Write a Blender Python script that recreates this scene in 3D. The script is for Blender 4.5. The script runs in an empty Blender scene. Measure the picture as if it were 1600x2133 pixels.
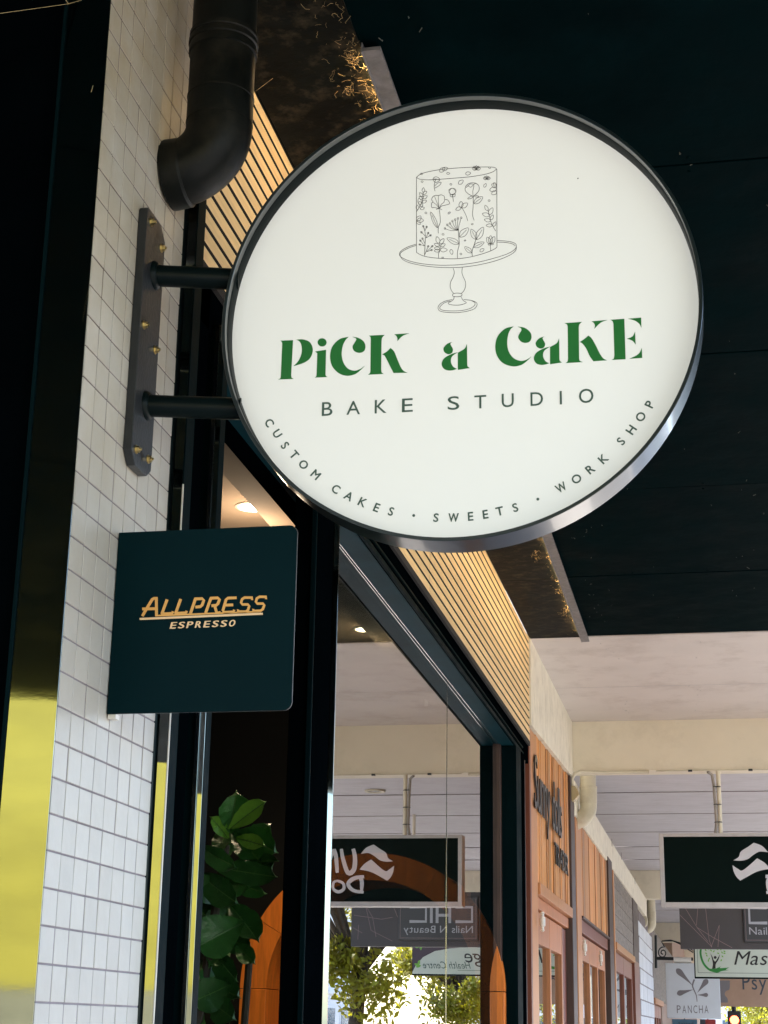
import bpy, bmesh, math, random
from mathutils import Vector, Matrix, noise
from mathutils.geometry import tessellate_polygon
random.seed(7)
S = bpy.context.scene
C = S.collection
H = 1.6            # eye height; modelling heights below are measured from the eye and lifted by H when linked

# ------------------------------------------------------------------ camera, light, exposure
RX = Vector((0.98059426, 0.19539561, 0.01598301))
UP = Vector((0.04353738, -0.2965306, 0.95403045))
FW = Vector((-0.19115282, 0.93482092, 0.29928321))
FPX = 3423.83
cam = bpy.data.cameras.new('camera'); camo = bpy.data.objects.new('camera', cam); C.objects.link(camo)
cam.sensor_fit = 'VERTICAL'; cam.sensor_height = 24.0; cam.sensor_width = 18.0
cam.lens = FPX / 2133 * 24.0
cam.clip_start = 0.05; cam.clip_end = 2000
camo.matrix_world = Matrix(((RX.x, UP.x, -FW.x, 0), (RX.y, UP.y, -FW.y, 0), (RX.z, UP.z, -FW.z, H), (0, 0, 0, 1)))
S.camera = camo
S.view_settings.view_transform = 'Standard'; S.view_settings.look = 'None'
S.view_settings.gamma = 1.0; S.view_settings.use_curve_mapping = False
S.view_settings.exposure = 2.65
SUN_EL = math.radians(54); SUN_AZ = math.radians(24)      # azimuth measured from +Y towards +X
w = bpy.data.worlds.new('World'); S.world = w; w.use_nodes = True
nt = w.node_tree; bgn = nt.nodes['Background']
sk = nt.nodes.new('ShaderNodeTexSky'); sk.sky_type = 'NISHITA'; sk.sun_disc = False
sk.sun_elevation = SUN_EL; sk.sun_rotation = SUN_AZ; sk.air_density = 1.0; sk.dust_density = 1.0
nt.links.new(sk.outputs[0], bgn.inputs[0]); bgn.inputs[1].default_value = 0.15
sl = bpy.data.lights.new('sun', 'SUN'); sl.energy = 5.0; sl.angle = math.radians(0.5); sl.color = (1, 0.95, 0.87)
so = bpy.data.objects.new('sun', sl); C.objects.link(so)
sd = Vector((math.sin(SUN_AZ) * math.cos(SUN_EL), math.cos(SUN_AZ) * math.cos(SUN_EL), math.sin(SUN_EL)))
so.rotation_euler = sd.to_track_quat('Z', 'Y').to_euler(); so.location = (0, 0, 30)
try:
    S.cycles.max_bounces = 10; S.cycles.transparent_max_bounces = 16; S.cycles.sample_clamp_indirect = 6
    S.cycles.caustics_reflective = False
except Exception: pass

# ------------------------------------------------------------------ measured rays -> real planes
def ray(px, py): return RX * ((px - 800) / FPX) - UP * ((py - 1066.5) / FPX) + FW
def onx(px, py, X): r = ray(px, py); return r * (X / r.x)
def ony(px, py, Y): r = ray(px, py); return r * (Y / r.y)
def onz(px, py, Z): r = ray(px, py); return r * (Z / r.z)

# ------------------------------------------------------------------ materials
M = {}
def col(r, g=None, b=None):
    """sRGB 0-255 -> linear"""
    return tuple(((c / 255) / 12.92 if c / 255 <= 0.04045 else ((c / 255 + 0.055) / 1.055) ** 2.4) for c in (r, g, b))
def mat(name, base, rough=0.5, metal=0.0, var=0.15, scale=8.0, bump=0.0, bscale=60.0, stretch=(1, 1, 1), spec=0.5, dirt=None, dscale=3.0, damt=0.5, rand=0.0, coat=0.0, rvar=0.0, emit=None, grime=None):
    m = bpy.data.materials.new(name); m.use_nodes = True; n = m.node_tree.nodes; L = m.node_tree.links
    p = n['Principled BSDF']; p.inputs['Roughness'].default_value = rough; p.inputs['Metallic'].default_value = metal
    p.inputs['Specular IOR Level'].default_value = spec
    if coat: p.inputs['Coat Weight'].default_value = coat; p.inputs['Coat Roughness'].default_value = 0.08
    tc = n.new('ShaderNodeTexCoord'); mp = n.new('ShaderNodeMapping'); mp.inputs['Scale'].default_value = stretch
    L.new(tc.outputs['Object'], mp.inputs['Vector'])
    oi = n.new('ShaderNodeObjectInfo'); ad = n.new('ShaderNodeVectorMath'); ad.operation = 'MULTIPLY_ADD'
    ad.inputs[1].default_value = (37, 19, 53); L.new(oi.outputs['Random'], ad.inputs[0]); L.new(mp.outputs[0], ad.inputs[2])
    t = n.new('ShaderNodeTexNoise'); t.inputs['Scale'].default_value = scale; t.inputs['Detail'].default_value = 8; t.inputs['Roughness'].default_value = 0.62
    L.new(ad.outputs[0], t.inputs['Vector'])
    r = n.new('ShaderNodeMapRange'); r.inputs['From Min'].default_value = 0.25; r.inputs['From Max'].default_value = 0.75
    r.inputs['To Min'].default_value = 1 - var; r.inputs['To Max'].default_value = 1 + var
    L.new(t.outputs[0], r.inputs['Value'])
    mul = n.new('ShaderNodeVectorMath'); mul.operation = 'SCALE'; mul.inputs[0].default_value = base[:3]; L.new(r.outputs[0], mul.inputs['Scale'])
    cur = mul.outputs[0]
    if rand:
        rr = n.new('ShaderNodeMapRange'); rr.inputs['To Min'].default_value = 1 - rand; rr.inputs['To Max'].default_value = 1 + rand
        L.new(oi.outputs['Random'], rr.inputs['Value'])
        m2 = n.new('ShaderNodeVectorMath'); m2.operation = 'SCALE'; L.new(cur, m2.inputs[0]); L.new(rr.outputs[0], m2.inputs['Scale']); cur = m2.outputs[0]
    if dirt:
        d = n.new('ShaderNodeTexNoise'); d.inputs['Scale'].default_value = dscale; d.inputs['Detail'].default_value = 10; d.inputs['Roughness'].default_value = 0.7
        if grime:
            gm = n.new('ShaderNodeNewGeometry'); L.new(gm.outputs['Position'], d.inputs['Vector'])
        else: L.new(tc.outputs['Object'], d.inputs['Vector'])
        dr = n.new('ShaderNodeMapRange'); dr.inputs['From Min'].default_value = 0.5; dr.inputs['From Max'].default_value = 0.72; dr.inputs['To Max'].default_value = damt
        L.new(d.outputs[0], dr.inputs['Value'])
        if grime:
            dr.inputs['From Min'].default_value = 0.30; sx = n.new('ShaderNodeSeparateXYZ'); L.new(gm.outputs['Position'], sx.inputs[0]); gr = n.new('ShaderNodeMapRange'); gr.inputs['From Min'].default_value = grime[0]; gr.inputs['From Max'].default_value = grime[1]; L.new(sx.outputs[2], gr.inputs['Value'])
            gg = n.new('ShaderNodeMath'); gg.operation = 'MULTIPLY'; L.new(gr.outputs[0], gg.inputs[0]); L.new(dr.outputs[0], gg.inputs[1]); dr = gg
        mx = n.new('ShaderNodeMix'); mx.data_type = 'RGBA'; L.new(dr.outputs[0], mx.inputs['Factor']); L.new(cur, mx.inputs['A']); mx.inputs['B'].default_value = (*dirt[:3], 1)
        cur = mx.outputs['Result']
    L.new(cur, p.inputs['Base Color'])
    if rvar:
        q = n.new('ShaderNodeMapRange'); q.inputs['From Min'].default_value = 0.3; q.inputs['From Max'].default_value = 0.7
        q.inputs['To Min'].default_value = max(0.02, rough - rvar); q.inputs['To Max'].default_value = min(1, rough + rvar); L.new(t.outputs[0], q.inputs['Value']); L.new(q.outputs[0], p.inputs['Roughness'])
    if bump:
        b = n.new('ShaderNodeTexNoise'); b.inputs['Scale'].default_value = bscale; b.inputs['Detail'].default_value = 5; L.new(ad.outputs[0], b.inputs['Vector'])
        bn = n.new('ShaderNodeBump'); bn.inputs['Strength'].default_value = bump; bn.inputs['Distance'].default_value = 0.01
        L.new(b.outputs[0], bn.inputs['Height']); L.new(bn.outputs[0], p.inputs['Normal'])
    if emit:
        p.inputs['Emission Color'].default_value = (*emit[:3], 1); p.inputs['Emission Strength'].default_value = emit[3]
    M[name] = m; return m
def glassmat(name, tint=(0.93, 0.96, 0.95), ior=1.5, bumpy=0.0):
    m = bpy.data.materials.new(name); m.use_nodes = True; n = m.node_tree.nodes; L = m.node_tree.links
    n.remove(n['Principled BSDF']); out = n['Material Output']
    g = n.new('ShaderNodeBsdfGlossy'); g.inputs['Roughness'].default_value = 0.0
    t = n.new('ShaderNodeBsdfTransparent'); t.inputs[0].default_value = (*tint, 1)
    f = n.new('ShaderNodeFresnel'); f.inputs[0].default_value = ior
    ge = n.new('ShaderNodeNewGeometry'); iv = n.new('ShaderNodeMath'); iv.operation = 'SUBTRACT'; iv.inputs[0].default_value = 1; L.new(ge.outputs['Backfacing'], iv.inputs[1])
    # both panes of the double glazing reflect: R = 4F / (1 + 3F)
    d1 = n.new('ShaderNodeMath'); d1.operation = 'MULTIPLY_ADD'; L.new(f.outputs[0], d1.inputs[0]); d1.inputs[1].default_value = 3; d1.inputs[2].default_value = 1
    d2 = n.new('ShaderNodeMath'); d2.operation = 'MULTIPLY'; L.new(f.outputs[0], d2.inputs[0]); d2.inputs[1].default_value = 4
    d3 = n.new('ShaderNodeMath'); d3.operation = 'DIVIDE'; L.new(d2.outputs[0], d3.inputs[0]); L.new(d1.outputs[0], d3.inputs[1])
    mu = n.new('ShaderNodeMath'); mu.operation = 'MULTIPLY'; L.new(d3.outputs[0], mu.inputs[0]); L.new(iv.outputs[0], mu.inputs[1])
    mx = n.new('ShaderNodeMixShader'); L.new(mu.outputs[0], mx.inputs[0]); L.new(t.outputs[0], mx.inputs[1]); L.new(g.outputs[0], mx.inputs[2]); L.new(mx.outputs[0], out.inputs[0])
    M[name] = m; return m
def emitmat(name, c, s):
    m = bpy.data.materials.new(name); m.use_nodes = True; n = m.node_tree.nodes; n.remove(n['Principled BSDF'])
    e = n.new('ShaderNodeEmission'); e.inputs[0].default_value = (*c, 1); e.inputs[1].default_value = s
    m.node_tree.links.new(e.outputs[0], n['Material Output'].inputs[0]); M[name] = m; return m
mat('tile', (0.515, 0.487, 0.425), 0.42, var=0.06, scale=14, bump=0.12, bscale=45, dirt=(0.36, 0.27, 0.13), dscale=5, damt=1.0, rand=0.05, grime=(1.7, 3.3))
mat('grout', (0.27, 0.24, 0.25), 0.9, var=0.25, scale=20, dirt=(0.07, 0.042, 0.02), dscale=4, damt=1.0, grime=(1.4, 2.6))
mat('black_paint', (0.0007, 0.0014, 0.0019), 0.5, spec=0.0, var=0.3, scale=5, bump=0.15, bscale=25, rvar=0.12)
mat('ceiling_black', (0.0004, 0.0048, 0.0056), 0.5, spec=0.004, var=0.35, scale=4, bump=0.35, bscale=9, rvar=0.14, dirt=(0.0012, 0.009, 0.011), dscale=5, damt=0.6)
mat('ceiling_web', (0.0022, 0.0036, 0.0034), 0.5, spec=0.04, var=0.95, scale=5, stretch=(1, 1, 1), bump=0.18, bscale=22, dirt=(0.055, 0.044, 0.028), dscale=14, damt=0.9)
mat('cobweb', (0.50, 0.36, 0.17), 0.6, var=0.4)
mat('speck', (0.12, 0.12, 0.10), 0.7)
mat('teal_metal', (0.0014, 0.0070, 0.0082), 0.5, spec=0.012, var=0.25, scale=6, bump=0.08, bscale=30, rvar=0.1)
mat('soffit_teal', (0.004, 0.030, 0.040), 0.5, var=0.35, scale=5, spec=0.05)
mat('satin_black', (0.003, 0.0068, 0.0070), 0.36, spec=0.10, var=0.15, scale=14, bump=0.04, bscale=240)
mat('rim_side', (0.004, 0.010, 0.011), 0.30, var=0.1, spec=0.9, coat=0.45, bump=0.03, bscale=20)
mat('plate_grey', (0.017, 0.0195, 0.0215), 0.4, var=0.2, scale=25, bump=0.1, bscale=150)
mat('sign_white', (0.65, 0.65, 0.60), 0.35, var=0.015, scale=3, dirt=(0.7, 0.66, 0.56), dscale=3, damt=0.15)
M['sign_white'].node_tree.nodes['Principled BSDF'].inputs['Emission Color'].default_value = (1, 1, 0.965, 1)
M['sign_white'].node_tree.nodes['Principled BSDF'].inputs['Emission Strength'].default_value = 0.05
mat('green_letter', (0.014, 0.165, 0.030), 0.4, var=0.05)
mat('grey_green', (0.055, 0.10, 0.075), 0.45, var=0.1)
mat('ink', (0.028, 0.026, 0.02), 0.5, var=0.1)
mat('board_teal', (0.0018, 0.0130, 0.0160), 0.45, spec=0.03, var=0.12, scale=4, bump=0.03, bscale=200)
mat('amber', (0.75, 0.37, 0.085), 0.45, var=0.04)
mat('amber_pale', (0.85, 0.56, 0.30), 0.45, var=0.04)
mat('oak', (0.87, 0.62, 0.30), 0.5, var=0.16, scale=7, stretch=(30, 1.2, 14), bump=0.1, bscale=30, rand=0.1)
mat('slat_back', (0.008, 0.006, 0.005), 0.9)
mat('pvc_black', (0.0038, 0.0048, 0.0038), 0.45, spec=0.16, var=0.35, scale=14, bump=0.05, bscale=60, dirt=(0.030, 0.026, 0.018), dscale=9, damt=0.6, rvar=0.1)
mat('silver', (0.62, 0.62, 0.60), 0.2, metal=1.0, var=0.06, bump=0.04, bscale=8)
mat('mirror_metal', (0.26, 0.285, 0.265), 0.04, metal=1.0, var=0.12, scale=3, bump=0.006, bscale=7, stretch=(1, 1, 3))
mat('alu_strip', (0.21, 0.20, 0.20), 0.5, metal=0.3, var=0.3, scale=30, bump=0.2, bscale=60)
mat('brass', (0.60, 0.48, 0.24), 0.3, metal=1.0, var=0.2)
mat('ceiling_white', (0.66, 0.60, 0.56), 0.6, var=0.07, scale=2.0, bump=0.3, bscale=4, dirt=(0.42, 0.35, 0.31), dscale=3, damt=0.6)
mat('plank_white', (0.52, 0.50, 0.53), 0.6, var=0.12, scale=4, stretch=(1, 5, 1), bump=0.2, bscale=10, dirt=(0.36, 0.33, 0.33), dscale=3, damt=0.4)
mat('cream', (0.80, 0.725, 0.57), 0.6, var=0.05, scale=3, bump=0.15, bscale=12, dirt=(0.4, 0.33, 0.22), dscale=3, damt=0.3)
mat('cream_rough', (0.80, 0.74, 0.60), 0.8, var=0.1, scale=9, bump=0.6, bscale=28, dirt=(0.42, 0.37, 0.27), dscale=6, damt=0.5)
mat('pvc_cream', (0.64, 0.58, 0.44), 0.4, var=0.06, dirt=(0.34, 0.26, 0.15), dscale=6, damt=0.5)
mat('cedar', (0.56, 0.235, 0.058), 0.42, var=0.35, scale=6, stretch=(12, 12, 0.8), bump=0.1, bscale=40, rand=0.42, rvar=0.1)
mat('cedar_red', (0.45, 0.165, 0.058), 0.42, var=0.28, scale=6, stretch=(12, 12, 0.8), rand=0.15)
mat('cedar_light', (0.50, 0.215, 0.08), 0.42, var=0.22, scale=6, stretch=(12, 12, 0.8), rand=0.12)
mat('red_brown', (0.20, 0.052, 0.026), 0.4, var=0.3, scale=5, stretch=(12, 12, 0.8), rand=0.12)
mat('dark_brown', (0.055, 0.026, 0.017), 0.5, var=0.4, scale=6, stretch=(10, 10, 1), rand=0.1)
mat('grey_board', (0.20, 0.165, 0.135), 0.7, var=0.5, scale=7, stretch=(6, 1, 6), dirt=(0.33, 0.31, 0.28), dscale=9, damt=0.7)
mat('white_brick', (0.62, 0.64, 0.66), 0.7, var=0.08, scale=12, bump=0.3, bscale=30, rand=0.06)
mat('box_tan', (0.50, 0.39, 0.21), 0.5, var=0.1); mat('seam_dark', (0.30, 0.27, 0.265), 0.9); mat('bone', (0.72, 0.68, 0.60), 0.35, var=0.05)
mat('letter_black', (0.008, 0.008, 0.008), 0.3)
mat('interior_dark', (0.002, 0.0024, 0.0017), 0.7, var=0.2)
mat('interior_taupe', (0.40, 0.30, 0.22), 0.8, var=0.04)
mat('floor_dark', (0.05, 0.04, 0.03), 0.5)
mat('arch_wood', (0.78, 0.20, 0.022), 0.4, var=0.3, scale=5, stretch=(9, 9, 0.9), bump=0.06, bscale=30)
mat('sign_dark', (0.0015, 0.0065, 0.0055), 0.45, spec=0.05, var=0.15, scale=8)
mat('frame_white', (0.50, 0.47, 0.46), 0.4, var=0.1, scale=9, dirt=(0.3, 0.25, 0.2), dscale=8, damt=0.35)
mat('brush_white', (0.60, 0.58, 0.60), 0.5, var=0.05)
mat('sign_grey', (0.060, 0.052, 0.052), 0.5, var=0.06)
mat('plaque_grey', (0.045, 0.045, 0.048), 0.4, var=0.05)
mat('line_pink', (0.26, 0.17, 0.17), 0.5, var=0.1)
mat('text_silver', (0.40, 0.40, 0.43), 0.35, var=0.05)
mat('sign_cream', (0.55, 0.60, 0.50), 0.45, var=0.03)
mat('plum', (0.055, 0.03, 0.045), 0.45, var=0.05)
mat('leaf_print', (0.17, 0.42, 0.05), 0.5, var=0.1)
mat('dark_green_print', (0.02, 0.22, 0.03), 0.5, var=0.1)
mat('sign_pale', (0.58, 0.60, 0.61), 0.4, var=0.03)
mat('grey_print', (0.17, 0.15, 0.15), 0.5, var=0.05)
mat('tan_sign', (0.36, 0.22, 0.14), 0.5, var=0.08)
mat('navy_print', (0.035, 0.045, 0.06), 0.5)
mat('iron', (0.006, 0.009, 0.008), 0.45)
mat('blue_sign', (0.06, 0.16, 0.24), 0.5); mat('red_sign', (0.38, 0.03, 0.03), 0.5)
mat('fig_leaf', (0.042, 0.155, 0.030), 0.34, var=0.3, scale=18, bump=0.25, bscale=60, rand=0.35)
mat('fig_leaf_young_lit', (0.22, 0.48, 0.05), 0.32, var=0.2, scale=18, bump=0.25, bscale=60)  # young yellow-green, painted brighter to show daylight on the top leaves
mat('leaf_vein', (0.10, 0.22, 0.05), 0.4)
mat('stem_brown', (0.05, 0.035, 0.02), 0.7)
mat('pot_dark', (0.03, 0.03, 0.03), 0.5)
mat('tree_leaf', (0.30, 0.30, 0.03), 0.5, var=0.55, scale=3)
mat('tree_leaf2', (0.16, 0.125, 0.02), 0.5, var=0.5, scale=3)
mat('bark', (0.09, 0.065, 0.045), 0.9, var=0.3, bump=0.5)
mat('pavement', (0.30, 0.28, 0.26), 0.8, var=0.12, scale=4, bump=0.1)
mat('asphalt', (0.055, 0.055, 0.056), 0.85, var=0.2, scale=6, bump=0.3, bscale=90)
mat('ground', (0.22, 0.21, 0.18), 0.9, var=0.2)
mat('yellow_wall', (0.30, 0.245, 0.024), 0.6, var=0.22, scale=1.5, stretch=(0.7, 1, 3), bump=0.2, bscale=3)
mat('plinth_grey', (0.17, 0.155, 0.10), 0.8, var=0.2); mat('grey_wall', (0.34, 0.31, 0.27), 0.8, var=0.1)
mat('far_white', (0.74, 0.74, 0.74), 0.7, var=0.05); mat('far_window', (0.10, 0.14, 0.17), 0.15)
mat('far_brick', (0.36, 0.25, 0.19), 0.8, var=0.1)
mat('kerb', (0.38, 0.36, 0.33), 0.8); mat('line_white', (0.75, 0.75, 0.73), 0.6)
glassmat('shop_glass', (0.60, 0.64, 0.60), 1.68); glassmat('door_glass')
emitmat('lamp_glow', (1.0, 0.80, 0.50), 9.0); emitmat('tape_glow', (1.0, 0.66, 0.31), 12); emitmat('red_glow', (1.0, 0.05, 0.02), 5.0)

# ------------------------------------------------------------------ object helpers
LOC = {}
def tag(o, label, cat, group=None):
    if label: o['label'] = label
    if cat: o['category'] = cat
    if group: o['group'] = group
    return o
def thing(name, label, cat, at, group=None):
    o = bpy.data.objects.new(name, None); C.objects.link(o); o.empty_display_size = 0.1
    o.location = Vector(at) + Vector((0, 0, H)); LOC[o.name] = Vector(at)
    return tag(o, label, cat, group)
def mk(name, vs, fs, m, parent=None, smooth=False, bevel=0.0, origin=None, structure=False, stuff=False):
    vs = [Vector(v) for v in vs]
    if origin is None:
        lo = Vector([min(v[i] for v in vs) for i in range(3)]); hi = Vector([max(v[i] for v in vs) for i in range(3)]); origin = (lo + hi) / 2
    me = bpy.data.meshes.new(name); me.from_pydata([v - origin for v in vs], [], fs); me.materials.append(M[m] if isinstance(m, str) else m)
    bm = bmesh.new(); bm.from_mesh(me); bmesh.ops.recalc_face_normals(bm, faces=bm.faces)
    if bevel: bmesh.ops.bevel(bm, geom=list(bm.edges), offset=bevel, segments=2, affect='EDGES', profile=0.5)
    bm.to_mesh(me); bm.free()
    if smooth:
        me.polygons.foreach_set('use_smooth', [True] * len(me.polygons))
        try: me.set_sharp_from_angle(angle=math.radians(35))
        except Exception: pass
    o = bpy.data.objects.new(name, me); C.objects.link(o)
    base = LOC[parent.name] if parent else Vector((0, 0, 0))
    o.location = origin - base + (Vector((0, 0, 0)) if parent else Vector((0, 0, H)))
    if parent: o.parent = parent
    LOC[o.name] = origin
    if structure: o['kind'] = 'structure'
    if stuff: o['kind'] = 'stuff'
    return o
BF = [(0, 1, 2, 3), (7, 6, 5, 4), (0, 4, 5, 1), (1, 5, 6, 2), (2, 6, 7, 3), (3, 7, 4, 0)]
def bxv(x0, x1, y0, y1, z0, z1): return [(x0, y0, z0), (x1, y0, z0), (x1, y1, z0), (x0, y1, z0), (x0, y0, z1), (x1, y0, z1), (x1, y1, z1), (x0, y1, z1)]
def box(name, x0, x1, y0, y1, z0, z1, m, parent=None, bevel=0.0, **k): return mk(name, bxv(x0, x1, y0, y1, z0, z1), BF, m, parent, bevel=bevel, **k)
def join(lst):
    vs, fs = [], []
    for v, f in lst:
        b = len(vs); vs += list(v); fs += [tuple(i + b for i in q) for q in f]
    return vs, fs
def tubev(pts, r, n=14, cap=True, radii=None):
    pts = [Vector(p) for p in pts]; vs, fs = [], []; up = None
    for i, p in enumerate(pts):
        d = ((pts[min(i + 1, len(pts) - 1)] - pts[max(i - 1, 0)])).normalized()
        if up is None: up = d.orthogonal().normalized()
        up = (up - d * up.dot(d)).normalized(); s = d.cross(up); rr = radii[i] if radii else r
        vs += [p + (up * math.cos(2 * math.pi * k / n) + s * math.sin(2 * math.pi * k / n)) * rr for k in range(n)]
    for i in range(len(pts) - 1):
        for k in range(n):
            a = i * n + k; b = i * n + (k + 1) % n; fs.append((a, b, b + n, a + n))
    if cap: fs.append(tuple(range(n - 1, -1, -1))); fs.append(tuple(range((len(pts) - 1) * n, len(pts) * n)))
    return vs, fs
def tube(name, pts, r, m, parent=None, n=14, radii=None, **k):
    v, f = tubev(pts, r, n, True, radii); return mk(name, v, f, m, parent, smooth=True, **k)
def smooth_poly(pts, closed=True, step=5):
    """Catmull-Rom through points; a third value 1 marks a corner"""
    n = len(pts); out = []
    rng = range(n) if closed else range(n - 1)
    for i in rng:
        p1 = pts[i]; p2 = pts[(i + 1) % n]; c1 = len(p1) > 2; c2 = len(p2) > 2
        P1 = Vector(p1[:2]); P2 = Vector(p2[:2])
        if c1 and c2: out.append(P1); continue
        if not closed and i == 0: P0 = P1
        else: P0 = P1 if c1 else Vector(pts[i - 1][:2])
        if not closed and i == n - 2: P3 = P2
        else: P3 = P2 if c2 else Vector(pts[(i + 2) % n][:2])
        for s in range(step):
            t = s / step
            out.append(0.5 * (2 * P1 + (P2 - P0) * t + (2 * P0 - 5 * P1 + 4 * P2 - P3) * t * t + (3 * P1 - P0 - 3 * P2 + P3) * t ** 3))
    if not closed: out.append(Vector(pts[-1][:2]))
    return out
def platev(P3, thick):
    """flat polygon in 3D extruded by the vector thick"""
    P3 = [Vector(p) for p in P3]; n = len(P3); tris = tessellate_polygon([P3])
    vs = P3 + [p + thick for p in P3]; fs = [tuple(t) for t in tris] + [tuple(i + n for i in reversed(t)) for t in tris]
    fs += [(i, (i + 1) % n, (i + 1) % n + n, i + n) for i in range(n)]
    return vs, fs
def ribbonv(pts2, width, to3, thick):
    """flat brush stroke along 2D points; to3 maps 2D to 3D"""
    pts2 = [Vector(p) for p in pts2]; L_, R_ = [], []; n = len(pts2)
    for i, p in enumerate(pts2):
        d = (pts2[min(i + 1, n - 1)] - pts2[max(i - 1, 0)]); d = d.normalized() if d.length else Vector((1, 0))
        wd = width(i / (n - 1)) if callable(width) else width
        nn = Vector((-d.y, d.x)) * wd / 2; L_.append(p + nn); R_.append(p - nn)
    vs = [to3(p) for p in L_] + [to3(p) for p in R_]; vs2 = [v + thick for v in vs]
    fs = []
    for i in range(n - 1):
        fs.append((i, i + 1, n + i + 1, n + i)); o = 2 * n
        fs.append((o + i, o + n + i, o + n + i + 1, o + i + 1)); fs.append((i, o + i, o + i + 1, i + 1)); fs.append((n + i, n + i + 1, o + n + i + 1, o + n + i))
    return vs + vs2, fs
# built-in font glyphs as meshes
GL = {}
def glyph(ch):
    if ch in GL: return GL[ch]
    cu = bpy.data.curves.new('glyph', 'FONT'); cu.body = ch; cu.resolution_u = 4; cu.fill_mode = 'FRONT'
    ob = bpy.data.objects.new('glyph', cu); C.objects.link(ob); bpy.context.view_layer.update()
    me = bpy.data.meshes.new_from_object(ob.evaluated_get(bpy.context.evaluated_depsgraph_get()))
    vs = [Vector((v.co.x, v.co.y)) for v in me.vertices]; fs = [tuple(p.vertices) for p in me.polygons]
    bpy.data.objects.remove(ob); bpy.data.curves.remove(cu); bpy.data.meshes.remove(me)
    lo = Vector((min(v.x for v in vs), min(v.y for v in vs))); hi = Vector((max(v.x for v in vs), max(v.y for v in vs)))
    GL[ch] = (vs, fs, lo, hi); return GL[ch]
def letterv(ch, org, ex, ez, h, wd=None, slant=0.0, thick=None, bold=0.0):
    """glyph fitted into a box: org = lower left corner, ex/ez unit axes, h height, wd width"""
    vs, fs, lo, hi = glyph(ch); s = h / (hi.y - lo.y) if ch not in '·.-' else h
    sx = wd / max(1e-4, (hi.x - lo.x)) if wd else s
    fl = []; 
    for v in vs:
        a = (v.x - lo.x) * sx; b = (v.y - lo.y) * s; fl.append(org + ex * (a + slant * b) + ez * b)
    n = len(fl); thick = thick if thick is not None else Vector((0, -0.0008, 0))
    V = fl + [p + thick for p in fl]; F = list(fs) + [tuple(i + n for i in reversed(f)) for f in fs]
    cnt = {}
    for f in fs:
        for i in range(len(f)):
            e = (f[i], f[(i + 1) % len(f)]); cnt[tuple(sorted(e))] = cnt.get(tuple(sorted(e)), []) + [e]
    for k_, es in cnt.items():
        if len(es) == 1: a, b = es[0]; F.append((a, b, b + n, a + n))
    return V, F
def text(words, org, ex, ez, h, m, parent, pitch=None, slant=0.0, name='letter', ycap=None, thick=None, squeeze=1.0):
    """proportional text line using font metrics approximated by glyph widths"""
    x = 0.0
    low = 'acemnorsuvwxz'
    for ch in words:
        if ch == ' ': x += h * 0.45 * squeeze; continue
        vs, fs, lo, hi = glyph(ch); s = h / 0.72
        hh = (hi.y - lo.y) * s; ww = (hi.x - lo.x) * s * squeeze
        V, F = letterv(ch, org + ex * x + ez * (lo.y * s), ex, ez, hh, ww, slant, thick)
        mk(name, V, F, m, parent); x += (ww + h * 0.13 * squeeze) if pitch is None else pitch
    return x
ZP = Vector((0, 0, 1)); XP = Vector((1, 0, 0)); YP = Vector((0, 1, 0))

FX = -0.85      # facade plane
GX = -0.930      # glazing plane
CZ = 1.795      # awning ceiling
GZ = -H         # ground
ZT = 5.5

# ------------------------------------------------------------------ ground, street
box('ground', -400, 400, -400, 500, GZ - 0.5, GZ - 0.154, 'ground', structure=True)
box('pavement', -0.85, 2.6, -60, 160, GZ - 0.15, GZ, 'pavement', structure=True)
box('side_pavement', -14, -0.8505, -60, 2.02, GZ - 0.15, GZ - 0.001, 'pavement', structure=True)
box('kerb', 2.601, 2.75, -60, 160, GZ - 0.16, GZ + 0.002, 'kerb', structure=True)
box('road', 2.751, 11.2, -60, 160, GZ - 0.3, GZ - 0.13, 'asphalt', structure=True)
box('far_pavement', 11.2, 16, -60, 160, GZ - 0.15, GZ, 'pavement', structure=True)
v, f = join([(bxv(6.9, 7.02, y, y + 3, GZ - 0.13, GZ - 0.126), BF) for y in range(-30, 120, 7)]); mk('road_marking', v, f, 'line_white', structure=True)

# ------------------------------------------------------------------ awning ceiling (setting) with its sheets
aw = box('awning_roof', FX, 1.9, -5.4, 60, CZ + 0.10, CZ + 0.22, 'black_paint', structure=True)
box('awning_roof_corner', -9, FX - 0.001, -5.4, 2.0, CZ + 0.10, CZ + 0.22, 'black_paint', structure=True)
fas = box('awning_fascia', 1.9, 1.95, -5.4, 60, CZ - 0.03, CZ + 0.35, 'grey_wall', structure=True)
bl = thing('black_ceiling', None, None, (0, 2, CZ)); bl['kind'] = 'structure'
ys = [-5.4, -3.2, -1.1, 1.0, 2.14, 3.235, 4.30, 5.47, 6.60, 7.68]
for a, b in zip(ys[:-1], ys[1:]):
    tlt = random.uniform(-0.0015, 0.0015)
    box('sheet', FX + 0.0, 0.9, a + 0.003, b - 0.003, CZ + tlt, CZ + 0.02 + tlt, 'ceiling_black', bl, bevel=0.0015)
    box('sheet', 0.904, 1.898, a + 0.003, b - 0.003, CZ - tlt, CZ + 0.02 - tlt, 'ceiling_black', bl, bevel=0.0015)
for a, b in ((-5.4, -2), (-2, 2.0)):
    box('sheet', -9, FX - 0.003, a + 0.003, b - 0.003, CZ, CZ + 0.02, 'ceiling_black', bl)
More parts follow.
